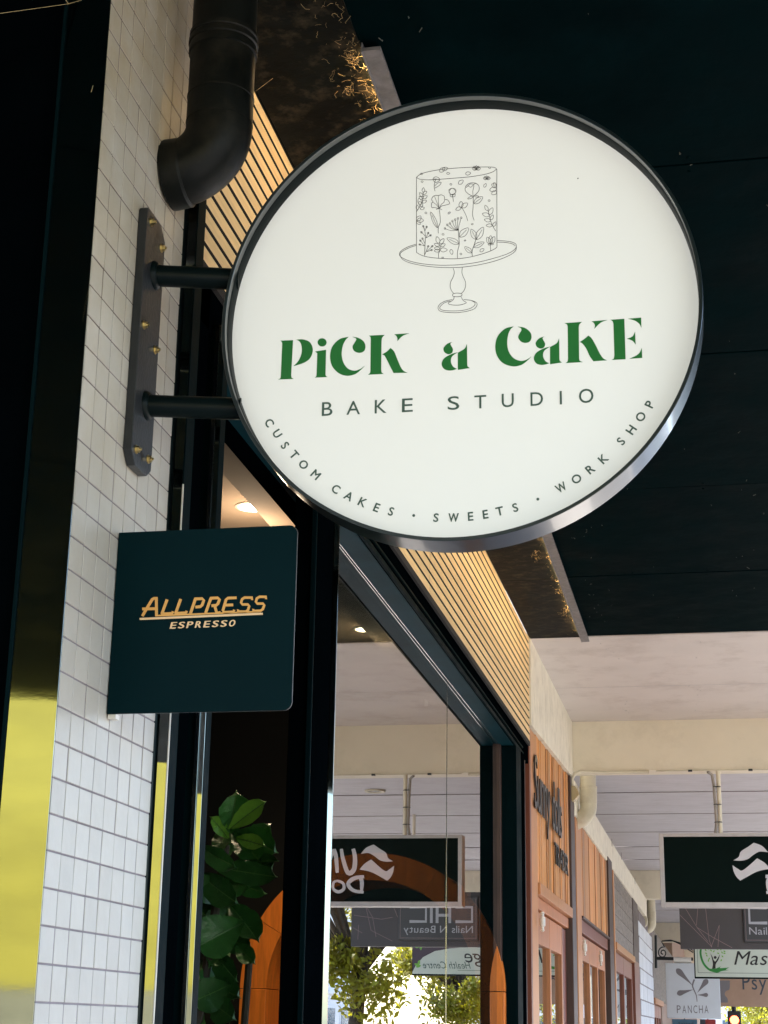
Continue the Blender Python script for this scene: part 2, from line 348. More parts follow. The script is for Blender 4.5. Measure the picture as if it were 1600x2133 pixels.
# screw heads and specks on the black sheets
vl = []
for i in range(110):
    x = random.uniform(-0.6, 0.35); y = random.uniform(2.5, 7.4)
    if random.random() < 0.5: x = random.gauss(-0.5, 0.06)
    s = random.uniform(0.0003, 0.0011); g_ = random.choice((.002, .004, .008)); vl.append(tubev([(x, y, CZ - 0.0035), (x + random.uniform(-g_, g_) / 2, y + random.uniform(-g_, g_) / 2, CZ - 0.006), (x + random.uniform(-g_, g_), y + random.uniform(-g_, g_), CZ - 0.002)], s, 5))
v, f = join(vl); mk('specks', v, f, 'speck', bl, stuff=True)
vl = []
for y in ys[3:]:
    for k in range(4):
        for s_ in (-0.03, 0.03):
            vl.append(tubev([(-0.30 + 0.3 * k, y + s_, CZ - 0.003), (-0.30 + 0.3 * k, y + s_, CZ)], 0.004, 8))
v, f = join(vl); mk('screws', v, f, 'ceiling_black', bl, stuff=True)
# strip of brownish web-covered sheet beside the facade
for a, b in ((2.45, 3.233), (3.237, 4.298), (4.302, 5.468), (5.472, 6.598), (6.602, 7.675)):
    box('web_stained_board', FX + 0.006, -0.6065, a, b, CZ - 0.007, CZ - 0.0025, 'ceiling_web', bl)
def webs(n, x0, x1, y0, y1, name):
    vl = []; cl = [(random.random() ** 0.5, random.uniform(y0, y1)) for _ in range(max(6, n // 70))]
    for i in range(n):
        t = random.random() ** 0.45
        yy_ = random.uniform(y0, y1)
        if random.random() < 0.65: c_ = random.choice(cl); t = min(1, max(0, c_[0] + random.gauss(0, .13))); yy_ = c_[1] + random.gauss(0, 0.035)
        p = Vector((x0 + (x1 - x0) * t, yy_, CZ - random.uniform(0.009, 0.026)))
        q = [p]; d = Vector((random.gauss(0, 1), random.gauss(0, 1), random.gauss(0, 0.25))).normalized()
        for k in range(random.randint(1, 5)):
            d = (d + Vector((random.gauss(0, .7), random.gauss(0, .7), random.gauss(0, .3)))).normalized(); q.append(q[-1] + d * random.uniform(0.002, 0.007))
        vl.append(tubev(q, random.uniform(0.00012, 0.00032), 3, False))
    v, f = join(vl); tag(mk(name, v, f, 'cobweb', stuff=True), 'dusty golden cobwebs tangled on the black ceiling beside the grey strip', 'cobweb')
webs(260, -0.69, -0.606, 2.48, 3.05, 'cobwebs')
webs(170, -0.67, -0.60, 6.0, 7.6, 'cobwebs')
vl = []
for (a, b, c_, d_) in ((143, 8, 137, 0), (143, 8, 170, 0), (190, 192, 194, 178), (533, 190, 583, 152), (143, 8, 0, 28)):
    vl.append(tubev([onx(a, b, -0.80), onx(c_, d_, -0.80)], 0.00035, 4))
v, f = join(vl); tag(mk('cobweb_threads', v, f, 'cobweb', stuff=True), 'single pale cobweb threads strung across the corner of the pillar', 'cobweb')
# grey angle strip
st = thing('ceiling_strip', 'grey metal light strip fixed along the black ceiling, glowing gold on its wall side', 'light strip', (-0.58, 5.2, CZ))
box('flange', -0.602, -0.566, 2.66, 7.72, CZ - 0.020, CZ - 0.013, 'alu_strip', st)
box('web', -0.604, -0.601, 2.66, 7.72, CZ - 0.022, CZ - 0.001, 'alu_strip', st)
box('light_tape', -0.6056, -0.6042, 2.68, 7.60, CZ - 0.017, CZ - 0.012, 'tape_glow', st)
# ------------------------------------------------------------------ white ceiling beyond
wc = thing('white_ceiling', None, None, (0, 9, CZ)); wc['kind'] = 'structure'
box('sheet', -0.89, 1.898, 7.686, 9.94, CZ - 0.004, CZ + 0.02, 'ceiling_white', wc)
ww = [10.16, 10.75, 11.95, 13.1, 14.45, 15.8]
for a, b in zip(ww[:-1], ww[1:]):
    box('plank_sheet', -1.30, 1.898, a + 0.004, b - 0.004, CZ + random.uniform(-.003, .003), CZ + 0.02, 'plank_white', wc)
yy = 15.8
while yy < 58:
    if not (15.7 < yy < 16.05): pass
    box('plank_sheet', -1.30, 1.898, yy + 0.005, yy + 1.3, CZ, CZ + 0.02, 'plank_white', wc); yy += 1.31
for sy in (10.75, 11.95, 13.1, 14.45, 15.8, 17.11, 18.42, 21.04, 22.35, 23.66, 24.97, 26.28):
    box('seam', -1.29, 1.89, sy - 0.0045, sy + 0.0045, CZ - 0.006, CZ - 0.001, 'seam_dark', wc)
box('seam', -0.86, 1.89, 8.895, 8.899, CZ - 0.0052, CZ - 0.0042, 'frame_white', wc)
vl = []
for i in range(34):
    x = random.choice((-0.50, -0.09, 0.62)) + random.gauss(0, 0.02); y = 7.75 + 2.1 * random.random()
    vl.append(tubev([(x, y, CZ - 0.006), (x, y, CZ - 0.004)], random.uniform(0.002, 0.004), 6))
v, f = join(vl); mk('screw_heads', v, f, 'frame_white', wc, stuff=True)
def beam(y0, y1, zb, x0=-0.87):
    box('awning_beam', x0, 1.898, y0, y1, zb, CZ - 0.001, 'cream', structure=True, bevel=0.004)
beam(9.94, 10.12, 1.49)
for yb_ in (19.7, 29.4, 39.1, 48.8): beam(yb_, yb_ + 0.18, 1.47, -1.29)

# ------------------------------------------------------------------ tiled pillar at the corner
TY0, TY1 = 2.0245, 2.412
pl = thing('tiled_pillar', 'white mosaic-tiled pillar on the left under the black drainpipe', 'pillar', (-0.95, 2.2, GZ))
box('core', -1.12, FX - 0.0010, TY0 + 0.003, TY1 - 0.002, GZ, CZ + 0.02, 'grout', pl)
tp = 0.0470; tw = (TY1 - TY0) / 8; z0 = 0.0235 - 2 * tp
tv = bxv(-0.006, 0.003, -tw / 2 + 0.0014, tw / 2 - 0.0014, -tp / 2 + 0.0013, tp / 2 - 0.0013)
tmesh = []
for k in range(4):
    t_ = mk('tile', [(a + (0.0003 * random.uniform(-1, 1) if a > 0 else 0), b, c_) for a, b, c_ in tv], BF, 'tile', pl, bevel=0.0008, origin=Vector((0, 0, 0)))
    tmesh.append(t_.data); bpy.data.objects.remove(t_)
base = LOC[pl.name]
stufft = []
for j in range(-34, 42):
    for i in range(8):
        p = Vector((FX - 0.003 + random.uniform(-.0004, .0004), TY0 + (i + 0.5) * tw, z0 + (j + 0.5) * tp))
        if 0 <= j < 36:
            o = bpy.data.objects.new('tile', random.choice(tmesh)); C.objects.link(o); o.parent = pl; o.location = p - base
            o.rotation_euler = (0, random.uniform(-.006, .006), random.uniform(-.006, .006))
        elif p.z < CZ: stufft.append(([p + Vector(q) for q in tv], BF))
v, f = join(stufft); mk('tiles', v, f, 'tile', pl, stuff=True)
def oblique(name, pxl, pr, ztop, m, par, ang=15, py=1490, thk=0.003):
    """flat upright strip turned ang degrees towards the street; pr is its right edge, pxl the sight line to its left edge"""
    a = math.radians(ang); t = Vector((-math.cos(a), -math.sin(a), 0)); n_b = Vector((-math.sin(a), math.cos(a), 0)); r_ = ray(pxl, py)
    s_ = (pr[1] * r_.x - pr[0] * r_.y) / (t.x * r_.y - t.y * r_.x)
    A_ = Vector((pr[0], pr[1], GZ)); B_ = A_ + t * s_; up_ = ZP * (ztop - GZ)
    vs = [A_, B_, B_ + n_b * thk, A_ + n_b * thk]; vs = vs + [v_ + up_ for v_ in vs]
    mk(name, vs, BF, m, par, bevel=0.0004); return B_
# polished metal cladding on its end, facing the street corner
pa = onx(17, 1490, -0.9); mc = thing('metal_cladding', 'polished metal end panel of the tiled pillar, mirroring something yellow at its foot', 'cladding', (-0.9, 2.02, GZ))
a0 = oblique('panel', 17, (FX - 0.0005, TY0 - 0.001), CZ - 0.002, 'mirror_metal', mc)
box('edge_trim', a0.x - 0.005, a0.x - 0.0005, a0.y - 0.004, TY0 - 0.001, GZ, CZ - 0.002, 'teal_metal', mc)
a0 = a0.x
# black return wall round the corner
rw = thing('black_side_wall', 'black panelled side wall at the left edge beyond the metal cladding', 'wall', (-3, 2.04, GZ))
box('wall_face', -9, a0 - 0.005, TY0 + 0.0005, TY0 + 0.12, GZ, CZ - 0.002, 'black_paint', rw)
for x in (-1.6, -2.8, -4.0): box('joint_cover', x, x + 0.03, TY0 - 0.006, TY0, GZ, CZ - 0.003, 'satin_black', rw)

# ------------------------------------------------------------------ the cake shop front
sf = thing('cake_shop_front', 'dark teal framed shop front with a big window and an open doorway', 'shop front', (FX, 5, GZ))
HZ = 1.187
# first jamb beside the tiles
j1l, j1r = ony(333, 1490, 2.43).x, ony(354, 1490, 2.43).x
box('jamb', FX - 0.05, j1l - 0.001, 2.413, 2.47, GZ, CZ - 0.002, 'satin_black', sf)
box('jamb', j1l, j1r, 2.434, 2.475, GZ, HZ + 0.22, 'teal_metal', sf, bevel=0.001)
oblique('jamb_trim', 333, (j1r - 0.0005, 2.4300), HZ + 0.22, 'mirror_metal', sf, thk=0.0015)
v, f = tubev([(j1r + 0.0015, 2.428, 0.84), (j1r + 0.0015, 2.428, -0.2)], 0.0016, 6); mk('sealant_bead', v, f, 'bone', sf)
box('jamb', -0.99, FX - 0.008, 2.476, 2.60, GZ, HZ + 0.1, 'black_paint', sf)
j2l, j2r = ony(410, 1490, 2.62).x, ony(428, 1490, 2.62).x
box('jamb', FX - 0.06, j2r, 2.625, 2.655, GZ, HZ + 0.02, 'teal_metal', sf, bevel=0.001)
box('jamb_trim', j2l, (j2l + j2r) / 2 - 0.0006, 2.616, 2.6245, GZ, HZ + 0.02, 'silver', sf)
oblique('jamb_trim', 419, (j2r, 2.6225), HZ + 0.02, 'mirror_metal', sf, thk=0.0015)
# mullion between doorway and window
box('mullion', -0.903, FX - 0.004, 3.42, 3.435, GZ, HZ, 'black_paint', sf, bevel=0.002)
box('mullion', -0.862, FX, 3.412, 3.4195, GZ, HZ, 'teal_metal', sf, bevel=0.002)
box('mullion', -0.903, FX - 0.002, 3.4365, 3.585, GZ, HZ, 'black_paint', sf, bevel=0.002)
oblique('corner_bead', 684, (FX + 0.010, 3.592), HZ - 0.002, 'mirror_metal', sf, thk=0.0015, py=1600)
box('corner_bead', FX - 0.03, FX + 0.006, 3.60, 3.612, GZ, HZ - 0.002, 'silver', sf)
# header above window and doorway
box('header', -1.0, FX - 0.008, 2.476, 7.66, HZ, 1.287, 'black_paint', sf, bevel=0.002)
box('header_lip', FX - 0.0075, FX, 2.66, 7.40, HZ - 0.003, HZ + 0.012, 'teal_metal', sf, bevel=0.001)
box('header_lip', FX - 0.0075, FX - 0.002, 2.66, 7.40, HZ + 0.03, HZ + 0.036, 'teal_metal', sf)
box('header', -1.0, FX - 0.015, 2.413, 7.66, 1.288, CZ - 0.003, 'slat_back', sf)
box('glazing_bead', GX + 0.007, GX + 0.009, 3.61, 7.06, 1.1828, 1.1848, 'silver', sf)
box('soffit', GX - 0.02, FX - 0.012, 2.70, 7.40, HZ - 0.0025, HZ - 0.0005, 'soffit_teal', sf)
# far jamb of the window
box('end_jamb', -1.05, FX - 0.0, 7.12, 7.30, GZ, HZ - 0.001, 'teal_metal', sf, bevel=0.003)
box('end_jamb', GX - 0.02, GX + 0.016, 7.072, 7.118, GZ, HZ - 0.003, 'dark_brown', sf, bevel=0.002)
box('end_jamb', -1.05, FX + 0.004, 7.302, 7.40, GZ, HZ - 0.001, 'black_paint', sf, bevel=0.002)
# panes
for a, b in ((3.60, 5.715), (5.722, 7.07)):
    xa_, xb__ = GX - 0.0015 * (a - 7.07), GX - 0.0015 * (b - 7.07)
    mk('window_pane', [(xa_ - 0.004, a, GZ), (xa_, a, GZ), (xb__, b, GZ), (xb__ - 0.004, b, GZ), (xa_ - 0.004, a, 1.186), (xa_, a, 1.186), (xb__, b, 1.186), (xb__ - 0.004, b, 1.186)], BF, 'shop_glass', sf)
box('pane_joint', GX - 0.0035, GX + 0.0034, 5.7168, 5.7202, GZ, 1.182, 'silver', sf)
# wall over the shop, out of the picture
box('upper_wall', -6, FX - 0.02, 2.03, 7.66, CZ + 0.23, ZT - 1.5, 'grey_wall', sf)
# black bracket box by the slats
box('bracket', FX - 0.01, FX + 0.006, 2.44, 2.462, 1.26, 1.47, 'satin_black', sf)
box('channel', FX - 0.008, FX + 0.002, 2.466, 2.491, 1.272, CZ - 0.002, 'teal_metal', sf)
box('channel', FX - 0.0145, FX + 0.001, 2.478, 7.66, 1.2705, 1.288, 'slat_back', sf)

# ------------------------------------------------------------------ timber slat panel
sp = thing('slat_panel', 'pale oak slat panel running above the shop window behind the round sign', 'slat panel', (FX, 5, 1.54))
box('backing', FX - 0.0145, FX - 0.011, 2.495, 7.664, 1.294, CZ - 0.0045, 'slat_back', sp)
pit = (CZ - 0.004 - 1.2925 + 0.0092) / 14
sm = {}
for seg, (a, b) in enumerate(((2.494, 4.888), (4.8895, 7.283), (7.2845, 7.664))):
    for i in range(14):
        zc = 1.2925 + i * pit; x_ = 0.0 if i else 0.0
        if i == 0:
            first = mk('slat', bxv(FX - 0.0109, FX, a, b, zc, zc + pit - 0.0092), BF, 'oak', sp, bevel=0.0005)
            first.data.materials.append(M['slat_back'])
            for f_ in first.data.polygons: f_.material_index = 0 if f_.normal.x > 0.5 else 1
        else:
            o = first.copy(); C.objects.link(o); o.parent = sp; o.location = first.location + Vector((random.uniform(-.0003, .0003), 0, i * pit))

# ------------------------------------------------------------------ black drainpipe
PC = ony(467.5, 60, 2.32); pr_ = 0.0545; PX = PC.x
dp = thing('drainpipe', 'fat black drainpipe with an elbow running into the tiled pillar', 'drainpipe', (PX, 2.32, 1.6))
zb = 1.352
tube('pipe', [(PX, 2.32, CZ + 0.12), (PX, 2.32, 1.60)], pr_, 'pvc_black', dp, n=40)
def lathe(name, prof, c, m, par, n=40, ax=2):
    vs, fs = [], []
    for k in range(n):
        a = 2 * math.pi * k / n
        for r, z in prof:
            if ax == 2: vs.append(Vector((c[0] + r * math.cos(a), c[1] + r * math.sin(a), c[2] + z)))
            elif ax == 0: vs.append(Vector((c[0] + z, c[1] + r * math.cos(a), c[2] + r * math.sin(a))))
            else: vs.append(Vector((c[0] + r * math.cos(a), c[1] + z, c[2] + r * math.sin(a))))
    m_ = len(prof)
    for k in range(n):
        for i in range(m_):
            fs.append((k * m_ + i, k * m_ + (i + 1) % m_, ((k + 1) % n) * m_ + (i + 1) % m_, ((k + 1) % n) * m_ + i))
    return mk(name, vs, fs, m, par, smooth=True)
lathe('socket_ring', [(pr_ - 0.002, 0.03), (pr_ + 0.0035, 0.028), (pr_ + 0.0035, 0.021), (pr_ + 0.0015, 0.019), (pr_ + 0.0045, 0.015), (pr_ + 0.0045, 0.007), (pr_ + 0.002, 0.005), (pr_ + 0.0035, 0.0), (pr_ + 0.0035, -0.010), (pr_ - 0.002, -0.012)], (PX, 2.32, 1.575), 'pvc_black', dp)
tube('socket', [(PX, 2.32, 1.60), (PX, 2.32, 1.478)], pr_ + 0.0005, 'pvc_black', dp, n=40)
lathe('seam_ring', [(pr_ - 0.002, 0.003), (pr_ + 0.0018, 0.001), (pr_ + 0.0018, -0.002), (pr_ - 0.002, -0.004)], (PX, 2.32, 1.482), 'pvc_black', dp)
pts = [(PX, 2.32, 1.480), (PX, 2.32, 1.440)]; ER = 0.078
cz_ = 1.425; 
for k in range(0, 13):
    a = math.radians(90 * k / 12 * 0.93); pts.append((PX - ER * (1 - math.cos(a)), 2.32, cz_ - ER * math.sin(a)))
e = Vector(pts[-1]); dd = Vector((-math.sin(math.radians(83.7)), 0, -math.cos(math.radians(83.7)))); pts.append(e + dd * max(0.004, (e.x + 0.846) ))
tube('elbow', pts, pr_ + 0.0008, 'pvc_black', dp, n=40)
q = Vector(pts[-1])
tube('elbow_collar', [q - dd * 0.030, q - dd * 0.026, q - dd * 0.004, q + dd * 0.004], pr_ + 0.004, 'pvc_black', dp, n=40, radii=[pr_, pr_ + 0.0035, pr_ + 0.0045, pr_ + 0.0045])
tube('seam_ring', [(PX, 2.32, 1.434), (PX, 2.32, 1.4318)], pr_ + 0.0016, 'pvc_black', dp, n=40)

# ------------------------------------------------------------------ round projecting sign
SC = Vector((-0.3552, 2.25, 1.0393)); RO, RI, DP, RC = 0.3672, 0.3617, 0.064, 0.038
rs = thing('round_sign', 'round white light box sign with a cake drawing and green lettering', 'sign', (SC.x, SC.y, SC.z))
lathe('rim', [(RO - 0.0006, 0.0), (RO, 0.0008), (RO, DP - 0.0008), (RO - 0.0008, DP), (RI - 0.0015, DP), (RI - 0.0015, RC + 0.004), (RI, RC + 0.004), (RI, 0.0005), (RI + 0.0006, 0)], SC, 'rim_side', rs, n=160, ax=1)
lathe('inner_lip', [(RI - 0.0002, 0.012), (RI - 0.0012, 0.014), (RI - 0.0012, RC - 0.001), (RI - 0.0002, RC - 0.001)], SC, 'satin_black', rs, n=160, ax=1)
n_ = 160; FY = SC.y + RC
vs = [Vector((SC.x + (RI - 0.0005) * math.cos(2 * math.pi * k / n_), FY, SC.z + (RI - 0.0005) * math.sin(2 * math.pi * k / n_))) for k in range(n_)]
v, f = platev(vs, Vector((0, 0.004, 0))); mk('face', v, f, 'sign_white', rs)
vs = [Vector((SC.x + (RI - 0.002) * math.cos(2 * math.pi * k / n_), SC.y + DP - 0.004, SC.z + (RI - 0.002) * math.sin(2 * math.pi * k / n_))) for k in range(n_)]
v, f = platev(vs, Vector((0, 0.003, 0))); mk('back_plate', v, f, 'satin_black', rs)
TH = Vector((0, -0.0007, 0))
def sp3(px, py, lift=0.0002): p = ony(px, py, FY); return Vector((p.x, FY - lift, p.z))
def cropmap(ox, oy, s, Y=None, lift=0.0002):
    def g(p):
        px, py = ox + p[0] / s, oy + p[1] / s
        q = ony(px, py, Y if Y is not None else FY); q.y -= lift; return q
    return g
A = cropmap(560, 660, 4); B = cropmap(960, 640, 4)
aw_dot = [(695, 245, 1), (655, 260), (625, 295), (632, 328), (662, 345), (693, 335), (703, 305), (685, 270), (683, 255)]
aw_bowl = [(742, 330, 1), (690, 345), (630, 380), (609, 425), (625, 465), (665, 481), (705, 478), (735, 467, 1), (705, 450), (686, 410), (695, 365)]
aw_stem = [(744, 333, 1), (800, 300), (818, 262, 1), (820, 290), (822, 430, 1), (826, 448), (842, 461, 1), (744, 476, 1)]
sh = lambda L_: [(p[0] - 192 * 4, p[1] + 11.7 * 4, *p[2:]) for p in L_]
circ = lambda cx, cy, rx, ry: [(cx + rx * math.cos(2 * math.pi * k / 12), cy + ry * math.sin(2 * math.pi * k / 12)) for k in range(12)]
WORD = [
 (A, [[(97, 200, 1), (203, 196, 1), (187, 485, 1), (192, 508), (208, 518, 1), (80, 523, 1), (98, 512), (102, 485, 1), (113, 225, 1), (108, 208)],
      [(232, 192, 1), (290, 190), (345, 215), (368, 275), (345, 345), (290, 385), (208, 411, 1), (250, 365), (275, 300), (273, 240), (255, 205)]]),
 (A, [circ(445, 214, 37, 34), [(387, 290, 1), (478, 276, 1), (473, 480, 1), (476, 492), (488, 502, 1), (384, 507, 1), (396, 498), (400, 480, 1), (405, 305, 1)]]),
 (A, [[(665, 168, 1), (590, 188), (530, 250), (512, 330), (528, 410), (580, 468), (650, 492), (720, 478), (770, 440), (800, 410, 1), (765, 435), (715, 450), (660, 432), (622, 380), (608, 310), (618, 240), (640, 195)],
      [(698, 168, 1), (745, 176), (790, 205), (806, 245), (795, 285), (755, 301), (712, 285), (699, 250), (715, 218), (730, 192), (722, 178)]]),
 (A, [[(835, 158, 1), (965, 152, 1), (945, 175), (940, 200, 1), (937, 440, 1), (942, 465), (957, 476, 1), (828, 483, 1), (845, 468), (848, 440, 1), (851, 185, 1), (847, 168)],
      [(1047, 147, 1), (1168, 139, 1), (1115, 160), (1073, 202, 1), (1072, 180), (1063, 160)],
      [(946, 314, 1), (985, 290), (1015, 261, 1), (1045, 290), (1070, 350), (1100, 420), (1125, 452), (1155, 466, 1), (1040, 469, 1), (1015, 420), (985, 360), (965, 325)]]),
 (B, [sh(aw_dot), sh(aw_bowl), sh(aw_stem)]),
 (B, [[(440, 162, 1), (370, 180), (310, 240), (288, 320), (300, 400), (350, 465), (430, 493), (500, 483), (550, 450), (588, 412, 1), (545, 440), (495, 448), (440, 425), (400, 370), (387, 300), (395, 230), (415, 185)],
      [(475, 163, 1), (530, 172), (575, 205), (590, 245), (578, 283), (540, 298), (500, 285), (479, 252), (490, 220), (505, 195), (500, 175)]]),
 (B, [aw_dot, aw_bowl, aw_stem]),
 (B, [[(865, 134, 1), (1008, 124, 1), (988, 145), (983, 170, 1), (986, 425, 1), (992, 448), (1015, 458, 1), (875, 466, 1), (890, 452), (894, 425, 1), (891, 165, 1), (885, 145)],
      [(1090, 119, 1), (1220, 108, 1), (1165, 130), (1113, 180, 1), (1118, 155), (1108, 132)],
      [(993, 291, 1), (1035, 262), (1062, 238, 1), (1090, 260), (1125, 320), (1160, 390), (1190, 430), (1218, 443, 1), (1105, 451, 1), (1075, 410), (1045, 345), (1015, 305)]]),
 (B, [[(1248, 106, 1), (1363, 98, 1), (1373, 434, 1), (1258, 440, 1), (1275, 428), (1280, 400, 1), (1272, 140, 1), (1265, 118)],
      [(1395, 97, 1), (1503, 88, 1), (1505, 172, 1), (1488, 140), (1450, 112)],
      [(1385, 264, 1), (1430, 245), (1452, 205, 1), (1457, 312, 1), (1430, 280)],
      [(1405, 430, 1), (1460, 405), (1490, 380), (1508, 340, 1), (1512, 423, 1)]]),
]
for g, polys in WORD:
    v, f = join([platev([g(p) for p in smooth_poly(pp)], TH) for pp in polys]); mk('letter', v, f, 'green_letter', rs)
c_ = sp3(1204, 372); v, f = platev([c_ + (XP * math.cos(a) + ZP * math.sin(a)) * 0.0011 for a in range(6)], TH); mk('fly_speck', v, f, 'ink', rs)
# BAKE STUDIO
def rectletter(ch, x0, x1, yt, yb, m, par, Y, slant=0.0, thick=TH, name='letter', lift=0.0003):
    bl_ = ony(x0, yb, Y); tl_ = ony(x0, yt, Y); br_ = ony(x1, yb + (x1 - x0) * -0.056, Y)
    org = Vector((bl_.x, Y - lift, bl_.z)); V, F = letterv(ch, org, XP, ZP, tl_.z - bl_.z, br_.x - bl_.x, slant, thick); return mk(name, V, F, m, par)
for ch, x0, x1, yt, yb in (('B', 670.5, 692.5, 838.5, 866.8), ('A', 722, 750, 836.5, 864.3), ('K', 780.8, 805, 833.8, 861.5), ('E', 837.5, 860, 831, 859), ('S', 932.8, 957, 826.5, 854.5), ('T', 988.5, 1013, 824.5, 851.5),
    ('U', 1045.5, 1070.5, 821, 849), ('D', 1105.5, 1131.5, 818, 846), ('I', 1166.5, 1170.8, 815, 842.7), ('O', 1206.5, 1236.5, 811, 840.5)):
    rectletter(ch, x0, x1, yt, yb, 'grey_green', rs, FY)
ARC = [('C', 561.5, 881), ('U', 577.8, 903.7), ('S', 594, 928), ('T', 613, 947.6), ('O', 632.7, 968), ('M', 658, 989), ('C', 700, 1019), ('A', 727, 1033.6), ('K', 755.5, 1046.4), ('E', 785, 1057.5), ('S', 815, 1065.6), ('.', 862, 1074), ('S', 908.5, 1078.5), ('W', 945, 1078.4), ('E', 980.5, 1075.8), ('E', 1011.4, 1071.6), ('T', 1041, 1065), ('S', 1073.5, 1057.5), ('.', 1120.6, 1040), ('W', 1169, 1015.6), ('O', 1201, 997.8), ('R', 1229.5, 977.6), ('K', 1256.8, 956), ('S', 1293.6, 919.4), ('H', 1315, 895.6), ('O', 1334.7, 868.3), ('P', 1353.5, 842.4)]
AC = Vector((SC.x, FY, SC.z + 0.004))
for ch, px, py in ARC:
    c_ = sp3(px, py); d = (AC - c_); d.y = 0; d.normalize(); ex = Vector((d.z, 0, -d.x)); hh = 0.0128
    if ch == '.':
        vs = [c_ + (XP * math.cos(a * math.pi / 5) + ZP * math.sin(a * math.pi / 5)) * 0.0022 for a in range(10)]; v, f = platev(vs, TH); mk('letter', v, f, 'grey_green', rs); continue
    _, _, lo, hi = glyph(ch); wd = hh * (hi.x - lo.x) / (hi.y - lo.y); wd = min(wd, hh * 1.15)
    V, F = join([letterv(ch, c_ - ex * (wd / 2 + o_) - d * (hh / 2 + o2_), ex, d, hh, wd, thick=TH * (1 + 0.05 * q3)) for q3, (o_, o2_) in enumerate(((0.00032, 0), (-0.00032, 0), (0, 0.0003), (0, -0.0003)))]); mk('letter', V, F, 'grey_green', rs)
# the cake line drawing, traced as thin printed strokes
K = cropmap(780, 320, 4.706)
ink = []
def st_(pts, wd=4.2, step=4, closed=False):
    ink.append(ribbonv(smooth_poly([p for p in pts], closed, step) + ([Vector(smooth_poly(pts, True, step)[0])] if closed else []), wd, K, TH * 0.5))
def leaf_(x0, y0, x1, y1, wd=0.32, vein=False):
    dx, dy = x1 - x0, y1 - y0; nx, ny = -dy * wd, dx * wd
    st_([(x0, y0), (x0 + dx * .35 + nx, y0 + dy * .35 + ny), (x0 + dx * .75 + nx * .7, y0 + dy * .75 + ny * .7), (x1, y1), (x0 + dx * .75 - nx * .7, y0 + dy * .75 - ny * .7), (x0 + dx * .35 - nx, y0 + dy * .35 - ny)], 3.6, 3, True)
    if vein: st_([(x0, y0), (x0 + dx * .8, y0 + dy * .8)], 3.0)
st_([(413, 232), (470, 195), (600, 165), (740, 148), (900, 137), (1060, 132), (1170, 135), (1198, 152)])
st_([(413, 232), (440, 250), (520, 258), (620, 254), (780, 242), (940, 228), (1080, 205), (1160, 180), (1198, 152)])
st_([(413, 232), (413, 970)]); st_([(1200, 152), (1202, 915)])
st_([(413, 970), (470, 1000), (560, 1020), (700, 1031), (830, 1030), (960, 1010), (1100, 970), (1180, 935), (1202, 915)])
st_([(413, 888), (330, 915), (262, 955), (245, 990), (270, 1020), (350, 1055), (480, 1082), (650, 1095), (830, 1090), (1000, 1068), (1160, 1030), (1300, 985), (1370, 945), (1392, 910), (1380, 882), (1320, 862), (1202, 852)])
st_([(413, 900), (340, 925), (275, 960), (252, 995), (290, 1048), (400, 1085), (560, 1110), (720, 1119), (880, 1112), (1040, 1088), (1200, 1048), (1330, 995), (1385, 950), (1392, 910)]); st_([(1202, 868), (1290, 873), (1350, 885), (1382, 905)])
st_([(773, 1125), (784, 1165), (772, 1210), (748, 1260), (744, 1310), (760, 1350), (782, 1373)]); st_([(864, 1112), (858, 1165), (872, 1210), (892, 1255), (894, 1300), (878, 1345), (852, 1372)])
st_([(765, 1388), (780, 1373), (812, 1368), (850, 1373), (860, 1387), (845, 1400), (812, 1404), (778, 1401)], closed=True)
st_([(783, 1404), (778, 1425), (755, 1448), (728, 1462), (730, 1476), (780, 1486), (840, 1484), (890, 1470), (900, 1458), (870, 1440), (850, 1404)])
st_([(762, 1432), (690, 1448), (640, 1480), (624, 1515), (645, 1545), (720, 1558), (810, 1560), (900, 1548), (975, 1525), (1005, 1490), (1000, 1462), (950, 1440), (875, 1432)])
st_([(745, 1446), (690, 1462), (650, 1495), (642, 1520), (680, 1538), (770, 1543), (860, 1538), (940, 1518), (982, 1488), (985, 1462), (960, 1446)])
def branch(stem, leaves, ln, wd=0.3, side=1):
    st_(stem); 
    for x0, y0, x1, y1 in leaves: leaf_(x0, y0, x1, y1, wd)
branch([(413, 570), (440, 530), (470, 470), (480, 380)], [(470, 520, 438, 470), (480, 380, 482, 335), (472, 420, 444, 385), (478, 400, 512, 370), (478, 440, 518, 415), (470, 480, 512, 462), (450, 545, 490, 530), (452, 500, 436, 440), (466, 450, 440, 420), (425, 550, 418, 505)], 30)
branch([(1190, 760), (1150, 690), (1125, 600), (1115, 560)], [(1112, 560, 1085, 508), (1125, 600, 1160, 532), (1128, 610, 1058, 590), (1140, 650, 1165, 602), (1140, 660, 1078, 648), (1155, 705, 1095, 705), (1165, 715, 1190, 670)], 40, 0.26)
st_([(492, 1000), (496, 900), (500, 820), (495, 760), (482, 715)])
for a in ((495, 760, 478, 708), (496, 758, 515, 715), (500, 810, 458, 768), (505, 828, 530, 775), (505, 828, 555, 800), (492, 905, 448, 850), (492, 905, 440, 890), (494, 880, 470, 830), (495, 990, 530, 905), (510, 965, 572, 905), (515, 962, 565, 945)):
    st_([a[:2], a[2:]], 3.6); v_ = Vector((a[2] - a[0], a[3] - a[1])).normalized() * 14; leaf_(a[2] - v_.x, a[3] - v_.y, a[2] + v_.x * .3, a[3] + v_.y * .3, 0.4)
branch([(630, 1028), (630, 980), (645, 940), (640, 880)], [(632, 880, 612, 815), (645, 885, 682, 835), (636, 905, 588, 885), (650, 910, 695, 888), (640, 935, 588, 925), (645, 945, 715, 945), (640, 950, 588, 955)], 40, 0.28)
